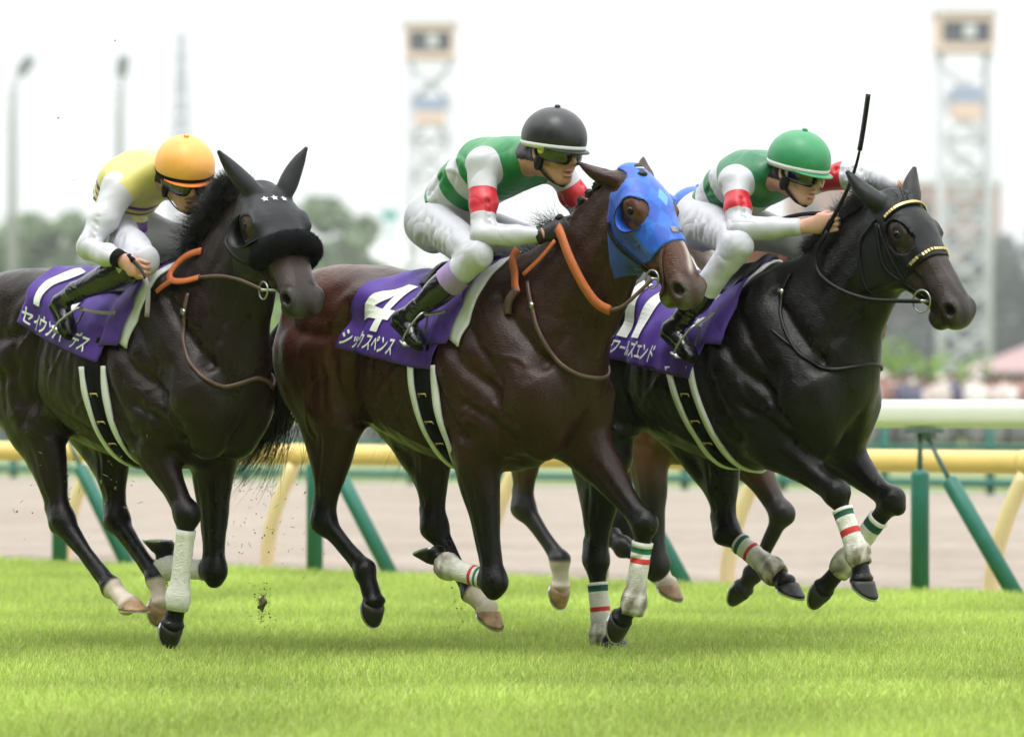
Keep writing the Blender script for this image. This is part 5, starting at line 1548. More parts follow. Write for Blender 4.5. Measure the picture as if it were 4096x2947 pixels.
J2 = dict(seed=202, loc=H2['loc'], label='jockey in green and white hooped silks with red armbands and a black helmet',
    pelvis=(-.285, 0, 1.83), waist=(-.205, 0, 1.915), ribs=(-.06, 0, 2.005), chest=(.08, 0, 2.045), neck=(.195, -.01, 2.065),
    hc=(.378, -.035, 2.100), face=(1, -.12, -.16), hs=1.14,
    Rsh=(.120, -.175, 2.035), Rel=(.200, -.265, 1.745), Rwr=(.400, -.14, 1.745), Rha=(.475, -.09, 1.770),
    Lsh=(.215, .165, 2.035), Lel=(.265, .28, 1.84), Lwr=(.40, .13, 1.80), Lha=(.455, .07, 1.815),
    Rgr=(.15, .2, .9), Lgr=(.15, -.2, .9),
    Rhip=(-.225, -.105, 1.80), Rkn=(.195, -.285, 1.665), Ran=(-.115, -.325, 1.445), Rhe=(-.225, -.33, 1.385), Rto=(-.075, -.345, 1.285),
    Lhip=(-.225, .105, 1.80), Lkn=(.175, .285, 1.665), Lan=(-.115, .325, 1.445), Lhe=(-.225, .33, 1.385), Lto=(-.075, .345, 1.285),
    hem=(-.235, 0, 1.88), hem_n=(-1, 0, -.55), silk=GREEN, sleeve=WHITE, armband=RED, band=(.36, .72),
    hoops=[(.215, .292, WHITE), (.358, .438, WHITE)], skin=(.50, .25, .17), gloves=True, dot=True,
    m_shell=M['helm_black'], m_band=M['white_cloth'], m_peak=M['black'], boot_cuff=(.30, .50, M['mauve']), breech_len=.36, boot_top=.42)
J3 = dict(seed=303, loc=H3['loc'], label='jockey in green and white hooped silks with a green helmet, whip raised',
    pelvis=(-.285, 0, 1.845), waist=(-.225, 0, 1.905), ribs=(-.135, 0, 1.970), chest=(-.045, 0, 2.005), neck=(.045, -.005, 2.020),
    hc=(.215, -.03, 2.030), face=(1, -.06, -.26), hs=1.10,
    Rsh=(.000, -.175, 1.975), Rel=(.085, -.265, 1.775), Rwr=(.305, -.135, 1.785), Rha=(.405, -.10, 1.797),
    Lsh=(.080, .170, 2.00), Lel=(.345, .25, 2.005), Lwr=(.585, .20, 1.955), Lha=(.655, .18, 1.925),
    Rgr=(-.45, 0, -.9), Rpn=(.2, .9, -.2), Lgr=(.15, -.2, .9),
    Rhip=(-.225, -.11, 1.815), Rkn=(.105, -.285, 1.715), Ran=(-.150, -.33, 1.420), Rhe=(-.245, -.335, 1.345), Rto=(-.085, -.345, 1.235),
    Lhip=(-.225, .11, 1.815), Lkn=(.09, .26, 1.715), Lan=(-.150, .33, 1.420), Lhe=(-.245, .335, 1.345), Lto=(-.085, .345, 1.235),
    hem=(-.275, 0, 1.90), hem_n=(-1, 0, -.45), silk=DGREEN, sleeve=WHITE, armband=RED, band=(.30, .66),
    hoops=[(.125, .190, WHITE), (.238, .302, WHITE)], skin=(.62, .35, .26),
    m_shell=M['helm_green'], m_band=M['white_cloth'], m_peak=M['helm_green'], breech_len=.62, boot_top=.60)
J1 = dict(seed=101, loc=H1['loc'], label='jockey in yellow and purple silks with an orange helmet, looking down',
    pelvis=(-.255, 0, 1.80), waist=(-.255, 0, 1.885), ribs=(-.215, 0, 1.975), chest=(-.135, 0, 2.025), neck=(-.02, -.01, 2.045),
    hc=(.172, -.045, 2.024), face=(1, -.50, -.42), hs=1.14, roll=.05,
    Rsh=(-.090, -.19, 1.965), Rel=(-.075, -.36, 1.712), Rwr=(.135, -.380, 1.664), Rha=(.220, -.375, 1.634),
    Lsh=(-.040, .17, 1.97), Lel=(.10, .27, 1.78), Lwr=(.24, .13, 1.74), Lha=(.30, .08, 1.74),
    Rgr=(.5, .1, .85), Rpn=(.3, .8, -.5), Lgr=(.15, -.2, .9),
    Rhip=(-.190, -.11, 1.775), Rkn=(.190, -.285, 1.660), Ran=(-.195, -.335, 1.530), Rhe=(-.315, -.34, 1.470), Rto=(-.215, -.345, 1.335),
    Lhip=(-.190, .11, 1.775), Lkn=(.13, .27, 1.68), Lan=(-.195, .335, 1.530), Lhe=(-.315, .34, 1.470), Lto=(-.215, .345, 1.335),
    hem=(-.14, 0, 1.800), hem_n=(-.75, 0, -.70), silk=YEL, sleeve=WHITE, armband=None,
    hoops=[(.175, .190, PUR), (.205, .212, PUR), (.232, .30, PUR)], skin=(.55, .29, .21), wristband=True,
    m_shell=M['helm_orange'], m_band=M['black_cloth'], m_peak=M['orange_trim'], breech_len=.26, boot_top=.2, peak=.022)
J4 = {k: (tuple(np.array(v) + (-.20, 0, -.22)) if k in ('pelvis', 'waist', 'ribs', 'chest', 'neck', 'hc', 'hem') or k[1:] in ('sh', 'el', 'wr', 'ha', 'hip', 'kn', 'an', 'he', 'to') else v) for k, v in J2.items()}
J4.update(seed=404, hs=1.02, coarse=1.5, loc=H4['loc'], label='mostly hidden jockey with a blue helmet riding behind the black horse', silk=(.55, .50, .50), hoops=[(.2, .3, (.55, .25, .30))], sleeve=(.55, .52, .52), armband=None, gloves=False, dot=False, m_shell=M['helm_blue'], m_band=M['white_cloth'], m_peak=M['helm_blue'], boot_cuff=None)
JOCKEYS = [build_jockey(s) for s in (J1, J2, J3, J4)]
# ------------------------------------------------------------------ tack
def bvh_of(o):
    me = o.data
    return BVHTree.FromPolygons([v.co[:] for v in me.vertices], [p.vertices[:] for p in me.polygons])

def strap(mb, pts, width, thick, bvh=None, off=.004, k=6, mi=0, closed=False):
    """flat strap laid along points; on a surface it takes the surface's normal"""
    P = catmull(pts, k, closed); n = len(P); Nn = []
    Q = []
    for p in P:
        nr = None
        if bvh is not None:
            loc, nor, i, dist = bvh.find_nearest(Vector(p))
            if loc is not None and dist < .06:
                nr = np.array(nor); p = np.array(loc) + nr*off
        Q.append(p); Nn.append(nr)
    Q = np.array(Q)
    for _ in range(2):
        R = Q.copy(); R[1:-1] = (Q[:-2] + 2*Q[1:-1] + Q[2:]) / 4; Q = R
    last = np.array((0, -1., .2))
    rings = []
    for i in range(n):
        a = Q[i-1] if (i > 0 or closed) else Q[i]; b = Q[(i+1) % n] if (i < n-1 or closed) else Q[i]
        t = unit(b - a); nr = Nn[i] if Nn[i] is not None else last
        nr = unit(nr - t*np.dot(nr, t)); last = nr; w = np.cross(t, nr)
        q = Q[i]
        rings.append([q + w*width/2 + nr*thick/2, q - w*width/2 + nr*thick/2, q - w*width/2 - nr*thick/2, q + w*width/2 - nr*thick/2])
    mb.loft(rings, mi, True, closed)
    return Q

def ring_mesh(mb, c, e1, e2, r, tr, mi=0, n=24):
    mb.loft([[c + (e1*math.cos(a) + e2*math.sin(a))*(r + tr*math.cos(b)) + np.cross(e1, e2)*tr*math.sin(b) for b in np.linspace(0, 2*math.pi, 9)[:-1]] for a in np.linspace(0, 2*math.pi, n+1)[:-1]], mi, False, True)

def make_hood(H, name, m, rear_x, low, eye_r, holes=True, ears=True, h=.0046, inflate=.0065, colour=None, front_t=None):
    at, sp = H['at'], H['sp']
    pts = np.array([at(t, l, u) for t in (-.1, .45) for l in (-.13, .13) for u in (.10, -.30)] + [np.array(e[1]) for e in sp['ears']] + [np.array(e[0]) for e in sp['ears']])
    lo, hi = pts.min(0) - .04, pts.max(0) + .04
    lo[0] = max(lo[0], rear_x - .06)
    if not ears: pass
    F = Field(lo, hi, h)
    F.add(loft_prims([tuple(q) for q in sp['neck']], sp.get('neck_up', (-.6, 0, .8)), 3), .09, 11)
    for pr, k in head_prims(at): F.add(pr, k, 20)
    if ears:
        for base, tip in sp['ears']: F.add(ear_prims(at, base, tip), .018, 21)
    F.d -= inflate
    X, Y, Z = F._grid((slice(None),)*3)
    isear = F.g == 21
    F.d = np.where(isear, F.d, np.maximum(F.d, rear_x - X - .16*np.maximum(Z - at.poll[2] + .10, 0)*0)).astype(np.float32)
    for (x0, z0), (x1, z1) in low:
        nx, nz = -(z1-z0), (x1-x0); L = math.hypot(nx, nz)
        F.d = np.maximum(F.d, -((X-x0)*nx + (Z-z0)*nz)/L).astype(np.float32)
    if front_t is not None: F.half(at(front_t, 0, 0), at.d)
    if not ears:
        for base, tip in sp['ears']:
            b, t = np.asarray(base), np.asarray(tip); F.cut([seg(b - (t-b)*.15, t, .050, .03)], .004)
    if holes:
        for s in (-1, 1):
            c0 = at(.185, s*.075, -.036); c1 = at(.185, s*.22, -.036)
            F.cut([seg(c0, c1, (eye_r[0], eye_r[1]), (eye_r[0], eye_r[1]), at.n)], .004)
    F.ripple(.0007, 60, 5)
    V, Q, gid = F.mesh(1)
    col = None
    if colour is not None:
        hl = (V - at.poll) @ np.stack([at.d, at.l, at.n], 1); col = colour(hl, gid)
    o = mesh_obj(name, V, Q, m, H['root'], True, None, col)
    return o

def eye_cup(H, parent, m, s, r, depth=.05, a0=70, a1=290, rim=None, c=(.185, -.036), flare=1.0):
    """half cup standing out behind the eye"""
    at = H['at']; mb = MB(); R = []
    for k in range(19):
        a = math.radians(a0 + (a1-a0)*k/18); dirv = at.d*math.cos(a)*r[1] + at.n*math.sin(a)*r[0]
        e = math.sin(math.pi*k/18)**.6
        base = at(c[0], s*.082, c[1]) + dirv
        top = at(c[0], s*.082, c[1]) + dirv*flare + at.l*s*(depth*e + .006) + at.d*.012*e
        u = unit(dirv)
        R.append([base + u*.002, top*.5 + base*.5 + u*.006, top + u*.002, top - u*.002, top*.5 + base*.5 + u*.001, base - u*.003])
    mb.loft(R, 0, True); o = mb.build('blinker', [m], parent)
    if rim is not None:
        mb = MB(); mb.tube([(np.asarray(q[2]) + np.asarray(q[3]))/2 for q in R], .0032, 6); mb.build('blinker_rim', [rim], o)
    return o

# ---- trunk cloths
def radial(H, x, th, side, zc=1.25, off=.0):
    """point on the horse's barrel at angle th from straight up"""
    d = np.array((0, side*math.sin(th), math.cos(th))); c = np.array((x, 0, zc + H['sp'].get('dz', 0)))
    loc, nor, i, dist = H['bvh'].ray_cast(Vector(c + d*.9), Vector(-d))
    if loc is None: return c + d*.3, d
    return np.array(loc), np.array(nor)

class Drape:
    """cloth over the back: a runs rear to front, b from the left hem over the spine to the right hem (b=1)"""
    def __init__(s, H, rear, front, th_rear, th_front, off=.014, na=44, nb=30, flutter=0.0, lift=0.0):
        s.na, s.nb = na, nb
        P = np.zeros((na+1, 2*nb+1, 3))
        for i in range(na+1):
            a = i/na
            for j in range(-nb, nb+1):
                b = abs(j)/nb; side = -1 if j >= 0 else 1
                thm = th_rear + (th_front-th_rear)*a
                x = (rear[0] + (rear[1]-rear[0])*b)*(1-a) + (front[0] + (front[1]-front[0])*b)*a
                p, n = radial(H, x, thm*b, side)
                d = np.array((0, side*math.sin(thm*b), math.cos(thm*b)))
                e = (1-a)**2
                wv = flutter*(.5 + .5*math.sin(5.5*a + 7*b + 1.0))*b*e + lift*e*(1-abs(2*b-.75))*(b < .9)
                wv += .0035*math.sin(19*a + 9*b) * math.sin(13*b - 6*a + 2) + .003*math.sin(34*a - 8*b)
                P[i, j+nb] = p + d*(off + max(wv, -.006)) + (0, 0, max(wv, 0)*.3)
        for _ in range(3):
            P[1:-1, 1:-1] = (P[1:-1, 1:-1]*2 + P[:-2, 1:-1] + P[2:, 1:-1] + P[1:-1, :-2] + P[1:-1, 2:])/6
        s.P = P
    def at(s, a, b, up=0.0):
        """b in [0,1] on the right flank"""
        fi = np.clip(a*s.na, 0, s.na - 1e-4); fj = np.clip(s.nb + b*s.nb, 0, 2*s.nb - 1e-4)
        i, j = int(fi), int(fj); u, v = fi-i, fj-j; P = s.P
        p = P[i, j]*(1-u)*(1-v) + P[i+1, j]*u*(1-v) + P[i, j+1]*(1-u)*v + P[i+1, j+1]*u*v
        n = unit(np.cross(P[i, j+1] - P[i, j], P[i+1, j] - P[i, j]))
        if n[1] > 0 and b > .3: n = -n
        if n[2] < -.2 and b <= .3: n = -n
        return p + n*up
    def build(s, name, m, parent, thick=.004):
        na, nb = s.na, s.nb; nbb = 2*nb+1
        V = s.P.reshape(-1, 3)
        f = np.array([(i*nbb+j, i*nbb+j+1, (i+1)*nbb+j+1, (i+1)*nbb+j) for i in range(na) for j in range(nbb-1)])
        o = mesh_obj(name, V, f, m, parent)
        md = o.modifiers.new('thickness', 'SOLIDIFY'); md.thickness = thick; md.offset = 0
        return o

def text_mesh(body, bold=.0, spacing=1.0):
    cu = bpy.data.curves.new('lettering', 'FONT'); cu.body = body; cu.size = 1.0; cu.offset = bold; cu.resolution_u = 3; cu.space_character = spacing
    ob = bpy.data.objects.new('lettering', cu); COL.objects.link(ob)
    dg = bpy.context.evaluated_depsgraph_get(); dg.update()
    me = bpy.data.meshes.new_from_object(ob.evaluated_get(dg))
    bpy.data.objects.remove(ob); bpy.data.curves.remove(cu)
    return me

DIGITS = {'4': [[(.58, 0), (.87, 0), (.87, 1.35), (.58, 1.35)], [(0, .29), (.58, .29), (.58, .55), (0, .55)], [(.87, .29), (1.06, .29), (1.06, .55), (.87, .55)], [(0, .55), (.33, .55), (.58, .96), (.58, 1.35), (.50, 1.35)]],
          '11': [[(0, 0), (.27, 0), (.27, 1.35), (0, 1.35)], [(.55, 0), (.82, 0), (.82, 1.35), (.55, 1.35)]]}
def cloth_text(dr, parent, name, body, a0, a1, b_top, b_bot, m, bold=.0, up=.0085, spacing=1.0, step=.06):
    bm = bmesh.new()
    if body in DIGITS:                    # bold block numerals
        for poly in DIGITS[body]: bm.faces.new([bm.verts.new((x, y, 0)) for x, y in poly])
        step = .11
    else:
        me = text_mesh(body, bold, spacing); bm.from_mesh(me); bpy.data.meshes.remove(me)
    xs = [v.co.x for v in bm.verts]; ys = [v.co.y for v in bm.verts]
    x0, x1, y0, y1 = min(xs), max(xs), min(ys), max(ys)
    for axis, lo, hi in ((0, x0, x1), (1, y0, y1)):
        k = lo + step
        while k < hi:
            co = (k, 0, 0) if axis == 0 else (0, k, 0); no = (1, 0, 0) if axis == 0 else (0, 1, 0)
            bmesh.ops.bisect_plane(bm, geom=bm.verts[:] + bm.edges[:] + bm.faces[:], plane_co=co, plane_no=no); k += step
    if body not in DIGITS:                # brush-thick strokes: the outline laid down again a hair to the side and higher
        base_geom = bm.verts[:] + bm.edges[:] + bm.faces[:]
        for dx, dy in ((.030, 0), (.015, .026)):
            dup = bmesh.ops.duplicate(bm, geom=base_geom)['geom']
            for v in dup:
                if isinstance(v, bmesh.types.BMVert): v.co.x += dx; v.co.y += dy; v.co.z += (.0010 if dy == 0 else .0020)
    bm.verts.ensure_lookup_table()
    for v in bm.verts:
        u = (v.co.x-x0)/(x1-x0); w = (v.co.y-y0)/(y1-y0)
        v.co = dr.at(a0 + (a1-a0)*u, b_bot + (b_top-b_bot)*w, up + v.co.z)
    me = bpy.data.meshes.new(name); bm.to_mesh(me); bm.free(); me.materials.append(m)
    o = bpy.data.objects.new(name, me); return link(o, parent)

def band_round(H, x_of, w, th0, th1, off, n=60, zc=1.25):
    """ring of cross-sections running round the barrel from angle th0 to th1 (right side, under the belly, up the left)"""
    R = []
    for k in range(n+1):
        th = th0 + (th1-th0)*k/n
        q = []
        for dx in np.linspace(-w/2, w/2, 3):
            d = np.array((0, -math.sin(th), math.cos(th))); c = np.array((x_of(th) + dx, 0, zc + H['sp'].get('dz', 0)))
            loc, nor, i, dist = H['bvh'].ray_cast(Vector(c + d*.9), Vector(-d))
            top, bot, hw = [np.interp(c[0], [r[0] for r in TRUNK], [r[e] for r in TRUNK]) for e in (1, 2, 3)]
            # radius of the plain barrel section, used where a leg stands in the way
            zz = zc - (top+bot)/2; A_ = (math.sin(th)/hw)**2 + (math.cos(th)/((top-bot)/2))**2; B_ = zz*math.cos(th)/((top-bot)/2)**2; C_ = (zz/((top-bot)/2))**2 - 1
            ra = (-B_ + math.sqrt(max(B_*B_ - A_*C_, 0)))/A_ + .006
            rr = np.linalg.norm(np.array(loc) - c) if loc is not None else 9
            q.append(c + d*((rr if rr < ra + .045 else ra + .012) + off))
        R.append(q)
    R = np.array(R)
    for _ in range(4): R[1:-1] = (R[:-2] + 2*R[1:-1] + R[2:])/4
    return R
def band_mesh(mb, R, thick, mi=0):
    rings = []
    for q in R:
        c = np.array((q[1][0], 0, 1.25)); o = [unit(p - np.array((p[0], 0, 1.25)))*thick for p in q]
        rings.append([q[0], q[1], q[2], q[2] + o[2], q[1] + o[1], q[0] + o[0]])
    mb.loft(rings, mi, True)

def saddle_set(H, sp):
    """number cloth, saddle with girth and stirrups"""
    loc = H['sp']['loc']
    nc = empty('number_cloth', loc, -PHI); tag(nc, sp['cloth_label'], 'number cloth', 'purple number cloths')
    dr = Drape(H, sp['rear'], sp['front'], math.radians(sp['th'][0]), math.radians(sp['th'][1]), flutter=sp.get('flutter', .02), lift=sp.get('lift', 0))
    dr.build('cloth', M['purple'], nc)
    for name, body, a0, a1, bt, bb, bold in sp['text']:
        cloth_text(dr, nc, name, body, a0, a1, bt, bb, M['white_print'], bold)
    sd = empty('racing_saddle', loc, -PHI); tag(sd, sp['saddle_label'], 'saddle', 'racing saddles')
    # white pad showing in front of the cloth
    pd = Drape(H, (sp['front'][0] - .10, sp['front'][1] - .02), sp['pad_front'], math.radians(60), math.radians(sp['pad_th']), off=.008, na=12, nb=22)
    # round the lower front corner
    pd.build('saddle_pad', M['white_cloth'], sd, .010)
    # purple cloth runs forward over the pad; black seat on top
    seat = MB(); R = []
    for t in np.linspace(0, 1, 15):
        x = -.25 + .29*t; ring = []
        for k in range(13):
            th = math.radians(-30 + 60*k/12); s_ = -1 if th >= 0 else 1
            p, n = radial(H, x, abs(th), s_)
            d = np.array((0, s_*math.sin(abs(th)), math.cos(th)))
            rise = .026 + .030*math.exp(-((t-.02)/.16)**2)*math.cos(th) + .020*math.exp(-((t-1)/.14)**2)*math.cos(th)
            ring.append(p + d*rise)
        inner = []
        for k in range(12, -1, -1):
            th = math.radians(-28 + 56*k/12); s_ = -1 if th >= 0 else 1
            p, n = radial(H, x, abs(th), s_); inner.append(p + np.array((0, s_*math.sin(abs(th)), math.cos(th)))*.018)
        R.append(ring + inner)
    seat.loft(R, 0, True); seat.build('seat', [sp.get('seat_mat', M['black'])], sd)
    # flaps
    for s_ in (-1, 1):
        mb = MB(); R = []
        for b in np.linspace(.35, 1, 9):
            th = math.radians(78*b); w = .13*(1-.25*(b-.35))
            q = []
            for dx in np.linspace(-w/2, w/2, 5):
                p, n = radial(H, -.02 - .10*b + dx + .06, th, s_); q.append(p + np.array((0, s_*math.sin(th), math.cos(th)))*.030)
            R.append(q + [p - np.array((0, s_*math.sin(th), math.cos(th)))*.005 for p in q[::-1]])
        mb.loft(R, 0, True); mb.build('flap', [M['purple'] if sp.get('purple_flap', True) else M['black']], sd)
    gx = sp['girth']
    xo = lambda th: gx[0] + (gx[1]-gx[0])*np.clip((min(th, 2*math.pi-th) - 1.6)/1.5, 0, 1)
    g = MB(); R = band_round(H, xo, .075, math.radians(70), math.radians(290), .006)
    band_mesh(g, R, .006); go = g.build('girth', [M['black_cloth']], sd)
    for dx in (-.055, .055):
        e = MB(); R2 = band_round(H, lambda th: xo(th) + dx, .026, math.radians(96), math.radians(264), .004)
        band_mesh(e, R2, .012); e.build('girth_edge', [M['white_cloth']], go)
    for th in sp.get('buckles', (118, 138, 152)):
        mb = MB(); t = math.radians(th); d = np.array((0, -math.sin(t), math.cos(t))); e2 = np.array((0, -math.cos(t), -math.sin(t)))
        i = int((t-math.radians(70))/math.radians(220)*60); p = R[i][1] + d*.010
        mb.tube([p + e2*.007 - np.array((.020, 0, 0)), p - e2*.007 - np.array((.020, 0, 0)), p - e2*.007 + np.array((.020, 0, 0)), p + e2*.007 + np.array((.020, 0, 0))], .0028, 6)
        mb.build('buckle', [M['gold']], go)
    # stirrups
    for s_, key in ((-1, 'R'), (1, 'L')):
        J = sp['jockey']; he, to = np.asarray(J[key+'he']), np.asarray(J[key+'to'])
        fd = unit(to-he); ball = he + (to-he)*.62; side = np.array((0, s_, 0.)); nrm = unit(np.cross(fd, side)); nrm = nrm if nrm[2] > 0 else -nrm
        mb = MB()
        top = ball + nrm*.125
        arch = catmull([ball - side*.050 - nrm*.008, ball - side*.052 + nrm*.045, top - side*.02, top + side*.02, ball + side*.052 + nrm*.045, ball + side*.050 - nrm*.008], 5)
        mb.tube(arch, .0046, 8)
        mb.obox(ball - nrm*.016, side*.052, fd*.019, nrm*.004)
        st = mb.build('stirrup', [M['steel']], sd)
        mb = MB(); p0, n0 = radial(H, sp.get('leather_x', -.02), math.radians(50), s_)
        strap(mb, [p0 + np.array((0, s_*.045, .01)), p0*.55 + top*.45 + np.array((0, s_*.03, 0)), top], .016, .004, None)
        mb.build('stirrup_leather', [M['grey_strap']], st)
    return dr

# ---- hair
def hair_mesh(name, roots, dirs, lens, m, parent, r=.0022, segs=7, droop=.2, curl=.25, seed=0, spread=.25, flow=None):
    """strands as thin tapering three-sided tubes in one mesh"""
    g = np.random.default_rng(seed); n = len(roots)
    roots = np.asarray(roots, float); dirs = np.asarray(dirs, float)
    V = np.zeros((n, segs+1, 3, 3)); 
    d = dirs + g.normal(size=(n, 3))*spread; d /= np.linalg.norm(d, axis=1)[:, None]
    p = roots.copy(); ph = g.uniform(0, 6.28, (n, 3)); wav = g.normal(size=(n, 3))*curl
    for i in range(segs+1):
        t = i/segs
        rad = r*(1-.85*t)*g.uniform(.7, 1.3, n) if i == 0 else r*(1-.9*t)
        rad = np.broadcast_to(rad, (n,))
        u = np.cross(d, (0.3, .5, .8)); u /= np.maximum(np.linalg.norm(u, axis=1)[:, None], 1e-6); w = np.cross(d, u)
        for k in range(3):
            a = 2*math.pi*k/3; V[:, i, k] = p + (u*math.cos(a) + w*math.sin(a))*rad[:, None]
        step = lens[:, None]/segs
        p = p + d*step
        d = d + wav*np.sin(ph + 4*t)*.5 + np.array((0, 0, -droop/segs)) + (0 if flow is None else np.asarray(flow)/segs)
        d /= np.linalg.norm(d, axis=1)[:, None]
    idx = np.arange(n*(segs+1)*3).reshape(n, segs+1, 3); F = []
    for i in range(segs):
        for k in range(3):
            l = (k+1) % 3
            F.append(np.stack([idx[:, i, k], idx[:, i, l], idx[:, i+1, l], idx[:, i+1, k]], 1))
    return mesh_obj(name, V.reshape(-1, 3), np.concatenate(F), m, parent)

def crest_points(H, n, f0, f1, seed=0):
    """roots along the top of the neck, between withers (0) and poll (1)"""
    g = np.random.default_rng(seed); nk = np.array([q[:3] for q in H['sp']['neck']])
    line = catmull(np.vstack([[(.02, 0, 1.50)], nk[1:], [H['at'].poll - np.array((.05, 0, .03))]]), 12)
    out = []
    for t in g.uniform(f0, f1, n):
        i = t*(len(line)-1.001); a = line[int(i)]; b = line[int(i)+1]; c = a + (b-a)*(i-int(i))
        tn = unit(b-a); up = unit(np.cross(tn, np.cross((0, 0, 1), tn)) if False else np.array((-tn[2], 0, tn[0])))
        loc, nor, q, dist = H['bvh'].ray_cast(Vector(c + up*.5 + np.array((0, g.normal()*.012, 0))), Vector(-up))
        out.append(np.array(loc) if loc is not None else c + up*.2)
    return np.array(out)
Hh1, Hh2, Hh3, Hh4 = HORSES
# ---------------- hoods
def col_h1(hl, gid): 
    c = np.repeat(np.array([(.016, .0165, .020)]), len(hl), 0); return c
def col_h2(hl, gid):
    c = np.repeat(np.array([(.012, .085, .50)]), len(hl), 0)
    lit = np.array((.018, .135, .62)); pale = np.array((.11, .36, .80))
    t, l, n = hl.T
    # forehead lozenges; the lighter fields paint in the satin's reflected light
    u = (l - .01)/.075 + (t - .165)/.11; v = (l - .01)/.075 - (t - .165)/.11
    chk = ((np.floor(u) + np.floor(v)) % 2 == 0) & (n > -.05) & (np.abs(l) < .095)
    c[chk] = lit
    dia = (np.abs((l - .012)/.030) + np.abs((t - .165)/.042) < 1) & (n > -.04); c[dia] = pale
    side = n < -.10; c[side] = (.010, .045, .30)
    return c
def col_h3(hl, gid):
    c = np.repeat(np.array([(.0045, .0046, .0058)]), len(hl), 0)
    c[gid == 21] = (.016, .0165, .019); return c
M['lycra'] = mat('lycra', (0, 0, 0), .5, attr=True, spec=.3, sheen=.06, bump=(260, .0004), noise=(50, .08))
M['satin'] = mat('blue_satin_mesh', (0, 0, 0), .42, attr=True, sheen=.3, bump=(240, .0006), noise=(60, .06))

hood1 = make_hood(Hh1, 'hood', M['lycra'], .560, [((.5, 1.605), (.8, 1.575))], (.052, .050), colour=col_h1, front_t=.335)
hood1['label'] = 'charcoal stretch hood covering ears, with three white stars'
hood2 = make_hood(Hh2, 'hood', M['satin'], .735, [((.735, 1.560), (.945, 1.632)), ((.945, 1.632), (1.04, 1.725))], (.067, .066), ears=False, colour=col_h2)
hood2['label'] = 'bright blue hood with round eye openings'
hood3 = make_hood(Hh3, 'hood', M['lycra'], .600, [((.60, 1.515), (.80, 1.565)), ((.80, 1.565), (.936, 1.665))], (.058, .076), colour=col_h3)
hood3['label'] = 'black stretch mask with large eye openings'
for s in (-1, 1):
    eye_cup(Hh1, hood1, M['black'], s, (.068, .068), .075, 165, 375, flare=1.10)
eye_cup(Hh2, hood2, M['blue_cloth'], -1, (.069, .068), .045, 175, 365, rim=M['black'])
eye_cup(Hh2, hood2, M['blue_cloth'], 1, (.069, .068), .045, 175, 365, rim=M['black'])

# three stars on the black hood
bv = bvh_of(hood1)
for k in range(3):
    p = Hh1['at'](.088, (-.030 + .030*k)*1.25 - .008, .06)
    loc, nor, i, dist = bv.find_nearest(Vector(p)); n = np.array(nor); loc = np.array(loc)
    up = unit(-Hh1['at'].d - n*np.dot(-Hh1['at'].d, n)); rt = np.cross(up, n)
    vs = [loc + n*.004] ; 
    for q in range(10):
        a = math.pi/5*q; r = .0175 if q % 2 == 0 else .0072
        vs.append(loc + n*.0035 + (up*math.cos(a) + rt*math.sin(a))*r)
    mesh_obj('star', vs, [(0, 1+q, 1+(q+1) % 10) for q in range(10)], M['white_print'], hood1, False)
# fleece roll over the nose of the black horse
at = Hh1['at']; mb = MB(); cen = at(.325, 0, -.040); rings = []
g = np.random.default_rng(3); roots, dirs = [], []
for k in range(40):
    a = math.radians(-128 + 256*k/39); o = at.l*math.sin(a)*.108 + at.n*math.cos(a)*.100
    u = unit(o); w = at.d; tr = .050*(1 if 1 < k < 38 else .8)
    rings.append([cen + o + at.d*.012*math.cos(a) + (u*math.cos(b) + w*math.sin(b))*tr*(1 + .04*math.sin(7*b + k*2.1) + .03*math.sin(k*1.3)) for b in np.linspace(0, 2*math.pi, 17)[:-1]])
    for _ in range(75):
        b = g.uniform(0, 6.28); d = u*math.cos(b) + w*math.sin(b); roots.append(cen + o + at.d*.012*math.cos(a) + d*tr*.98 + np.cross(u, w)*g.uniform(-.008, .008)); dirs.append(d)
mb.loft(rings, 0, True); roll = mb.build('fleece_noseband', [M['fleece']], Hh1['root'])
hair_mesh('fleece_pile', roots, dirs, g.uniform(.006, .013, len(roots)), M['fleece'], roll, r=.0011, segs=2, spread=.5, seed=4)

# ---------------- bridles
def bit(mb, H, s, r=.036, mi=0):
    at = H['at']; c = at(.448, s*.068*at.w, -.106)
    ring_mesh(mb, c, at.d, at.n, r, .0042, mi); return c
def bridle(H, label, straps, r=.036, mats=None):
    root = empty('bridle', H['sp']['loc'], -PHI); tag(root, label, 'bridle', 'bridles')
    for s in (-1, 1):
        mb = MB(); c = bit(mb, H, s, r); mb.build('bit_ring', [M['steel']], root)
    mb = MB(); mb.tube([H['at'](.448, -.075*H['at'].w, -.104), H['at'](.448, .075*H['at'].w, -.104)], .006, 8); mb.build('bit', [M['steel']], root)
    for name, pts, w, th, m, off, surf in straps:
        mb = MB(); strap(mb, pts, w, th, surf, off); mb.build(name, [m], root)
    return root
def merged_bvh(*obs):
    vs, fs = [], []
    for o in obs:
        b = len(vs); vs += [v.co[:] for v in o.data.vertices]; fs += [[i+b for i in p.vertices] for p in o.data.polygons]
    return BVHTree.FromPolygons(vs, fs)
sv1 = merged_bvh(Hh1['body'], hood1); sv2 = merged_bvh(Hh2['body'], hood2); sv3 = merged_bvh(Hh3['body'], hood3)
HB = lambda H, t, l, n: H['at'](t, l*H['at'].w, n)
def mir(H, pts):
    at = H['at']; out = []
    for p in pts:
        q = np.asarray(p) - at.poll; t, l, n = q @ at.d, q @ at.l, q @ at.n
        out.append(at.poll + at.d*t - at.l*l + at.n*n)
    return out
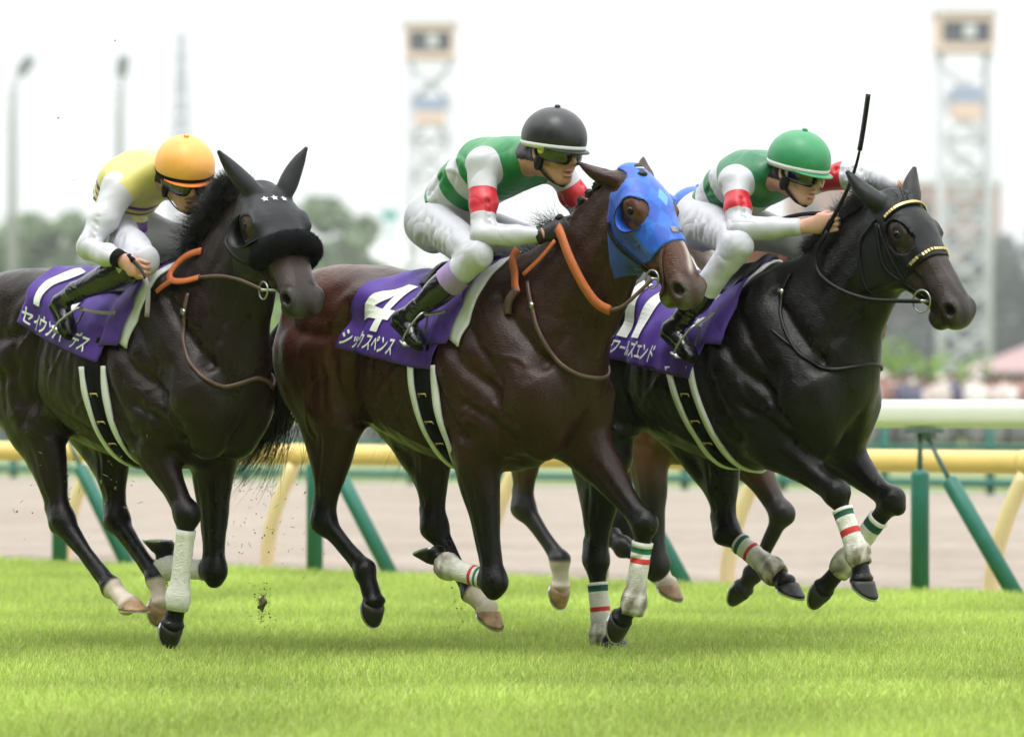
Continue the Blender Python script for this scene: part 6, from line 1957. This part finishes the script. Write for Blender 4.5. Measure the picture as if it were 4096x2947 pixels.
# leftmost horse
b1 = HB(Hh1, .448, -.068, -.106); ch1 = [HB(Hh1, .06, -.10, -.10), HB(Hh1, .2, -.12, -.115), HB(Hh1, .34, -.09, -.105), HB(Hh1, .42, -.07, -.10)]
bridle(Hh1, 'black bridle with orange rubber rein grips on the star-hooded horse', [
    ('rein_grip', [(.345, -.113, 1.70), (.270, -.115, 1.685), (.208, -.120, 1.650), (.182, -.140, 1.606), (.215, -.158, 1.578), (.290, -.158, 1.574), (.375, -.155, 1.588)], .028, .006, M['orange_rein'], .0, None),
    ('rein_grip', [(.215, -.162, 1.578), (.170, -.170, 1.553), (.140, -.178, 1.530)], .022, .006, M['orange_rein'], .0, None),
    ('rein', [(.372, -.156, 1.588), (.50, -.160, 1.592), (.62, -.180, 1.578), (.72, -.20, 1.556), tuple(b1)], .014, .004, M['brown_strap'], .0, None),
    ('cheek_strap', ch1, .014, .004, M['black'], .010, sv1), ('cheek_strap', mir(Hh1, ch1), .014, .004, M['black'], .010, sv1)])
# centre horse
b2 = HB(Hh2, .448, -.068, -.106)
ck2 = [(.748, -.13, 1.79), (.755, -.12, 1.751), (.786, -.12, 1.700), (.840, -.115, 1.645), (.905, -.10, 1.598), tuple(b2)]
nb2 = [HB(Hh2, .30, -.075, -.085), HB(Hh2, .31, -.072, -.05), HB(Hh2, .315, -.05, -.005), HB(Hh2, .315, 0, .012), HB(Hh2, .315, .05, -.005), HB(Hh2, .31, .072, -.05)]
nd2 = [HB(Hh2, .318, -.012, .01), HB(Hh2, .36, -.045, -.012), HB(Hh2, .41, -.064, -.04), HB(Hh2, .47, -.066, -.08), HB(Hh2, .50, -.055, -.13)]
bridle(Hh2, 'dark leather bridle with orange rubber reins on the blue-hooded horse', [
    ('rein_grip', [(.478, -.125, 1.775), (.520, -.150, 1.745), (.580, -.165, 1.650), (.645, -.155, 1.540), (.700, -.135, 1.465), (.755, -.115, 1.435)], .040, .007, M['orange_rein'], .0, None),
    ('rein', [(.752, -.115, 1.436), (.82, -.11, 1.452), (.90, -.10, 1.510), tuple(b2)], .016, .005, M['brown_strap'], .0, None),
    ('rein_grip', [(.470, -.13, 1.720), (.400, -.145, 1.648), (.322, -.160, 1.585)], .018, .005, M['orange_rein'], .0, None),
    ('rein_grip', [(.262, -.13, 1.690), (.240, -.135, 1.650), (.272, -.155, 1.590), (.285, -.168, 1.545), (.300, -.172, 1.512)], .036, .006, M['orange_rein'], .0, None),
    ('rein_knot', [(.305, -.178, 1.525), (.282, -.190, 1.492), (.272, -.192, 1.470), (.262, -.188, 1.430)], .030, .020, M['brown_strap'], .0, None),
    ('cheek_strap', ck2, .016, .005, M['black'], .006, sv2), ('cheek_strap', mir(Hh2, ck2), .016, .005, M['black'], .006, sv2),
    ('noseband', nb2, .014, .005, M['brown_strap'], .006, sv2), ('nose_strap', nd2, .014, .005, M['brown_strap'], .005, sv2), ('nose_strap', mir(Hh2, nd2), .014, .005, M['brown_strap'], .005, sv2),
    ('nose_pad', [HB(Hh2, .302, .0, .015), HB(Hh2, .328, .0, .012)], .036, .007, M['grey_strap'], .006, sv2)])
# rightmost horse
b3 = HB(Hh3, .448, -.068, -.106)
br3 = [HB(Hh3, .085, -.105, -.045), HB(Hh3, .075, -.09, .0), HB(Hh3, .07, -.055, .035), HB(Hh3, .068, 0, .05), HB(Hh3, .07, .055, .035), HB(Hh3, .075, .09, .0), HB(Hh3, .085, .105, -.045)]
nb3 = [HB(Hh3, .31, -.085, -.07), HB(Hh3, .305, -.075, -.03), HB(Hh3, .30, -.045, .002), HB(Hh3, .298, 0, .012), HB(Hh3, .30, .045, .002), HB(Hh3, .305, .075, -.03), HB(Hh3, .31, .085, -.07)]
ck3 = [(.678, -.11, 1.793), (.690, -.11, 1.735), (.700, -.11, 1.676), (.725, -.11, 1.600), (.790, -.10, 1.545), tuple(b3)]
ck3b = [(.690, -.11, 1.788), (.738, -.11, 1.675), (.798, -.09, 1.563), (.82, -.085, 1.545)]
th3 = [(.672, -.10, 1.81), (.631, -.11, 1.761), (.600, -.12, 1.716), (.606, -.13, 1.622), (.618, -.11, 1.552), (.64, -.08, 1.505)]
br = bridle(Hh3, 'black bridle with gold-studded browband and noseband on the black horse', [
    ('browband', br3, .020, .006, M['black'], .008, sv3), ('noseband', nb3, .020, .006, M['black'], .007, sv3),
    ('cheek_strap', ck3, .013, .005, M['black'], .006, sv3), ('cheek_strap', mir(Hh3, ck3), .013, .005, M['black'], .006, sv3),
    ('cheek_strap', ck3b, .011, .005, M['black'], .006, sv3), ('throat_lash', th3, .013, .005, M['black'], .006, sv3),
    ('rein', [(.440, -.12, 1.765), (.385, -.125, 1.690), (.395, -.135, 1.610), (.47, -.150, 1.555), (.56, -.155, 1.515), (.66, -.130, 1.485), (.76, -.11, 1.478), tuple(b3)], .017, .005, M['black'], .0, None),
    ('rein', [(.10, -.10, 1.80), (.24, -.09, 1.835), (.38, -.06, 1.84), (.46, .02, 1.80)], .016, .005, M['black'], .0, None)], r=.045)
for nm, path in (('stud', br3), ('stud', nb3)):
    P = catmull(path, 14); L = np.concatenate([[0], np.cumsum(np.linalg.norm(np.diff(P, axis=0), axis=1))])
    stud = None
    for d in np.arange(.02, L[-1]-.02, .0125):
        p = np.array([np.interp(d, L, P[:, e]) for e in range(3)]); loc, nor, i, dist = sv3.find_nearest(Vector(p))
        n = np.array(nor); c = np.array(loc) + n*.012; t = unit(np.array([np.interp(d+.004, L, P[:, e]) for e in range(3)]) - p); w = unit(np.cross(n, t))
        mb = MB(); mb.obox(c, t*.0046, w*.0062, n*.0028); mb.build('stud', [M['gold']], br, smooth=False)

# ---------------- neck straps
def neck_strap(H, label, pts, m, w=.017, bv=None, extra=()):
    root = empty('neck_strap', H['sp']['loc'], -PHI); tag(root, label, 'strap', 'neck straps')
    P = [np.asarray(p, float) for p in pts]
    left = [np.array((p[0], abs(p[1]) if p[1] < -.02 else .05, p[2])) for p in P[::-1]]
    mb = MB(); strap(mb, P + left[1:], w, .009, H['bvh'], .007); mb.build('strap', [m], root)
    for q in extra: mb = MB(); strap(mb, q, w*.8, .006, H['bvh'], .006); mb.build('side_strap', [m], root)
    mb = MB(); c = P[1]; loc, nor, i, dist = H['bvh'].find_nearest(Vector(c)); mb.obox(np.array(loc) + np.array(nor)*.012, np.array((.004, 0, .012)), np.array((.012, 0, -.004)), np.array(nor)*.004); mb.build('buckle', [M['steel']], root)
neck_strap(Hh1, 'brown leather neck strap on the star-hooded horse', [(.314, -.155, 1.521), (.311, -.176, 1.443), (.321, -.195, 1.345), (.361, -.209, 1.26), (.396, -.208, 1.217), (.458, -.193, 1.163), (.507, -.135, 1.133), (.549, -.08, 1.148), (.575, -.01, 1.17)], M['brown_strap'])
neck_strap(Hh2, 'grey-brown neck strap on the blue-hooded horse', [(.331, -.134, 1.557), (.373, -.161, 1.459), (.407, -.169, 1.379), (.456, -.151, 1.282), (.512, -.13, 1.218), (.562, -.078, 1.178), (.585, .009, 1.167)], M['brown_strap'])
neck_strap(Hh3, 'thin black neck strap on the black horse', [(.242, -.11, 1.595), (.223, -.151, 1.521), (.247, -.185, 1.43), (.302, -.207, 1.34), (.364, -.207, 1.266), (.42, -.173, 1.226), (.483, -.147, 1.201), (.539, -.101, 1.209), (.58, -.01, 1.225)], M['black'], .015, extra=[[(.229, -.222, 1.365), (.289, -.217, 1.324), (.362, -.204, 1.275)]])

# ---------------- number cloths and saddles
saddle_set(Hh1, dict(rear=(-.47, -.60), front=(.09, -.12), th=(64, 93), pad_front=(.16, .03), pad_th=80, flutter=.05, lift=.03, girth=(-.145, -.09), jockey=J1,
    cloth_label='purple number cloth lifting at its rear edge, under the yellow-shirted jockey', saddle_label='racing saddle with white-edged girth under the yellow-shirted jockey',
    text=[('numeral', '13', .12, .50, .22, .76, .012), ('lettering', 'セイウンハーデス', .03, .84, .80, .965, .006)]))
saddle_set(Hh2, dict(rear=(-.40, -.625), front=(.10, -.09), th=(82, 100), pad_front=(.165, .05), pad_th=80, flutter=.012, girth=(-.130, -.10), jockey=J2,
    cloth_label='purple number cloth with white number 4 on the centre horse', saddle_label='racing saddle with white-edged girth on the centre horse',
    text=[('numeral', '4', .12, .42, .30, .78, .012), ('lettering', 'シックスペンス', .02, .61, .80, .955, .006)]))
saddle_set(Hh3, dict(rear=(-.40, -.62), front=(.055, -.15), th=(90, 106), pad_front=(.09, -.06), pad_th=70, flutter=.012, girth=(-.215, -.10), jockey=J3, leather_x=-.05,
    cloth_label='purple number cloth partly hidden by the blue-hooded horse', saddle_label='racing saddle with white-edged girth on the black horse at the right',
    text=[('numeral', '11', .0, .29, .36, .78, .012), ('lettering', 'ワールズエンド', .0, .54, .80, .945, .006)]))

# ---------------- whips
def whip(label, H, pts, flap):
    root = empty('whip', H['sp']['loc'], -PHI); tag(root, label, 'whip', 'riding whips')
    P = catmull(pts, 6); n = len(P)
    k = int(n*flap)
    mb = MB(); mb.tube(P[:k+1], np.linspace(.010, .0055, k+1), 10); mb.build('shaft', [M['black']], root)
    mb = MB(); strap(mb, P[k::3] if len(P[k::3]) > 2 else P[k:], .022, .006, None, k=3); mb.build('flap', [M[label.startswith('grey') and 'grey_strap' or 'black']], root)
    mb = MB(); mb.tube(P[:max(4, n//5)], .0125, 10); mb.build('grip', [M['black_cloth']], root)
whip('black whip held upright by the jockey in the green helmet', Hh3, [(.372, -.11, 1.690), (.452, -.105, 1.81), (.528, -.10, 1.93), (.575, -.10, 2.03), (.601, -.10, 2.122), (.625, -.10, 2.24), (.645, -.10, 2.354)], .60)
whip('grey whip hanging from the hand of the jockey in yellow', Hh1, [(.185, -.375, 1.675), (.235, -.385, 1.648), (.285, -.395, 1.615), (.318, -.40, 1.570), (.332, -.40, 1.520), (.322, -.40, 1.400)], .55)

# ---------------- manes and tails
def mane(H, n, f0, f1, dirv, ln, seed, r=.0026, spread=.3, droop=.3, curl=.25, flow=None):
    R = crest_points(H, n, f0, f1, seed); g = np.random.default_rng(seed)
    return hair_mesh('mane', R, np.repeat([dirv], n, 0), g.uniform(*ln, n), M['hair'], H['root'], r, 8, droop, curl, seed, spread, flow)
mane(Hh1, 6500, .22, .90, (-.60, -.22, .66), (.07, .17), 1, .0016, .33, .45, .40)
mane(Hh1, 500, .0, .35, (-.7, -.2, .55), (.06, .13), 2, .0022, .5, .3, .5)
mane(Hh2, 300, .02, .30, (-.85, -.1, .35), (.06, .17), 3, .0012, .35, .35, .4)
mane(Hh3, 1900, .10, .86, (-.65, -.35, .35), (.06, .14), 5, .0015, .45, .6, .55)
# plaits along the crest of the centre horse
R = crest_points(Hh2, 400, .30, .97, 8); order = np.argsort(R[:, 0]); R = R[order][::44]
for k, p in enumerate(R):
    mb = MB(); c = p + np.array((-.012, -.006, .012)); rings = []
    for i in range(9):
        th = math.pi*i/8; rr = .019*math.sin(th)*(1 + .18*math.sin(i*2.4)) + .001
        rings.append([c + np.array((rr*math.cos(q), rr*math.sin(q)*1.1, .021*math.cos(th))) for q in np.linspace(0, 2*math.pi, 11)[:-1]])
    mb.loft(rings, 0, True); pl = mb.build('mane_plait', [M['hair']], Hh2['root'])
    if k == len(R)-2:
        mb = MB(); ring_mesh(mb, c, np.array((1., 0, 0)), np.array((0, 1., 0)), .019, .005); mb.build('plait_tie', [M['white_cloth']], pl)
def tail(H, n, ln, dirv, seed, droop=.5, spread=.16, m='hair', flow=None):
    g = np.random.default_rng(seed); base = np.array((-1.15, 0, 1.45 + H['sp'].get('dz', 0)))
    R = base + g.normal(size=(n, 3))*np.array((.012, .018, .014)) + np.outer(g.uniform(0, 1, n), unit(dirv))*.12
    hair_mesh('tail', R, np.repeat([dirv], n, 0), g.uniform(*ln, n), M[m], H['root'], .0030, 10, droop, .12, seed, spread, flow)
tail(Hh1, 500, (.4, .75), (-.75, 0, -.45), 21, .5)
tail(Hh2, 4200, (.50, .80), (-.30, 0, -.92), 22, 0, .10, 'hair', (-1.0, 0, .30))
tail(Hh3, 1300, (.5, .95), (-.85, .02, -.35), 23, .5, .13)
tail(Hh4, 500, (.5, .9), (-.85, .02, -.40), 24, .5, .17, 'hair_brown')
mane(Hh4, 300, .1, .95, (-.65, -.2, .5), (.06, .12), 9, .0022, .5, .6, .6)
bridle(Hh4, 'bridle with an orange rein on the hidden red bay horse', [('rein_grip', [(.20, -.16, 1.66), (.26, -.18, 1.58), (.36, -.18, 1.50)], .034, .007, M['orange_rein'], .0, None),
    ('cheek_strap', [HB(Hh4, .06, -.11, -.05), HB(Hh4, .25, -.11, -.09), HB(Hh4, .44, -.075, -.10)], .014, .005, M['black'], .006, Hh4['bvh'])])
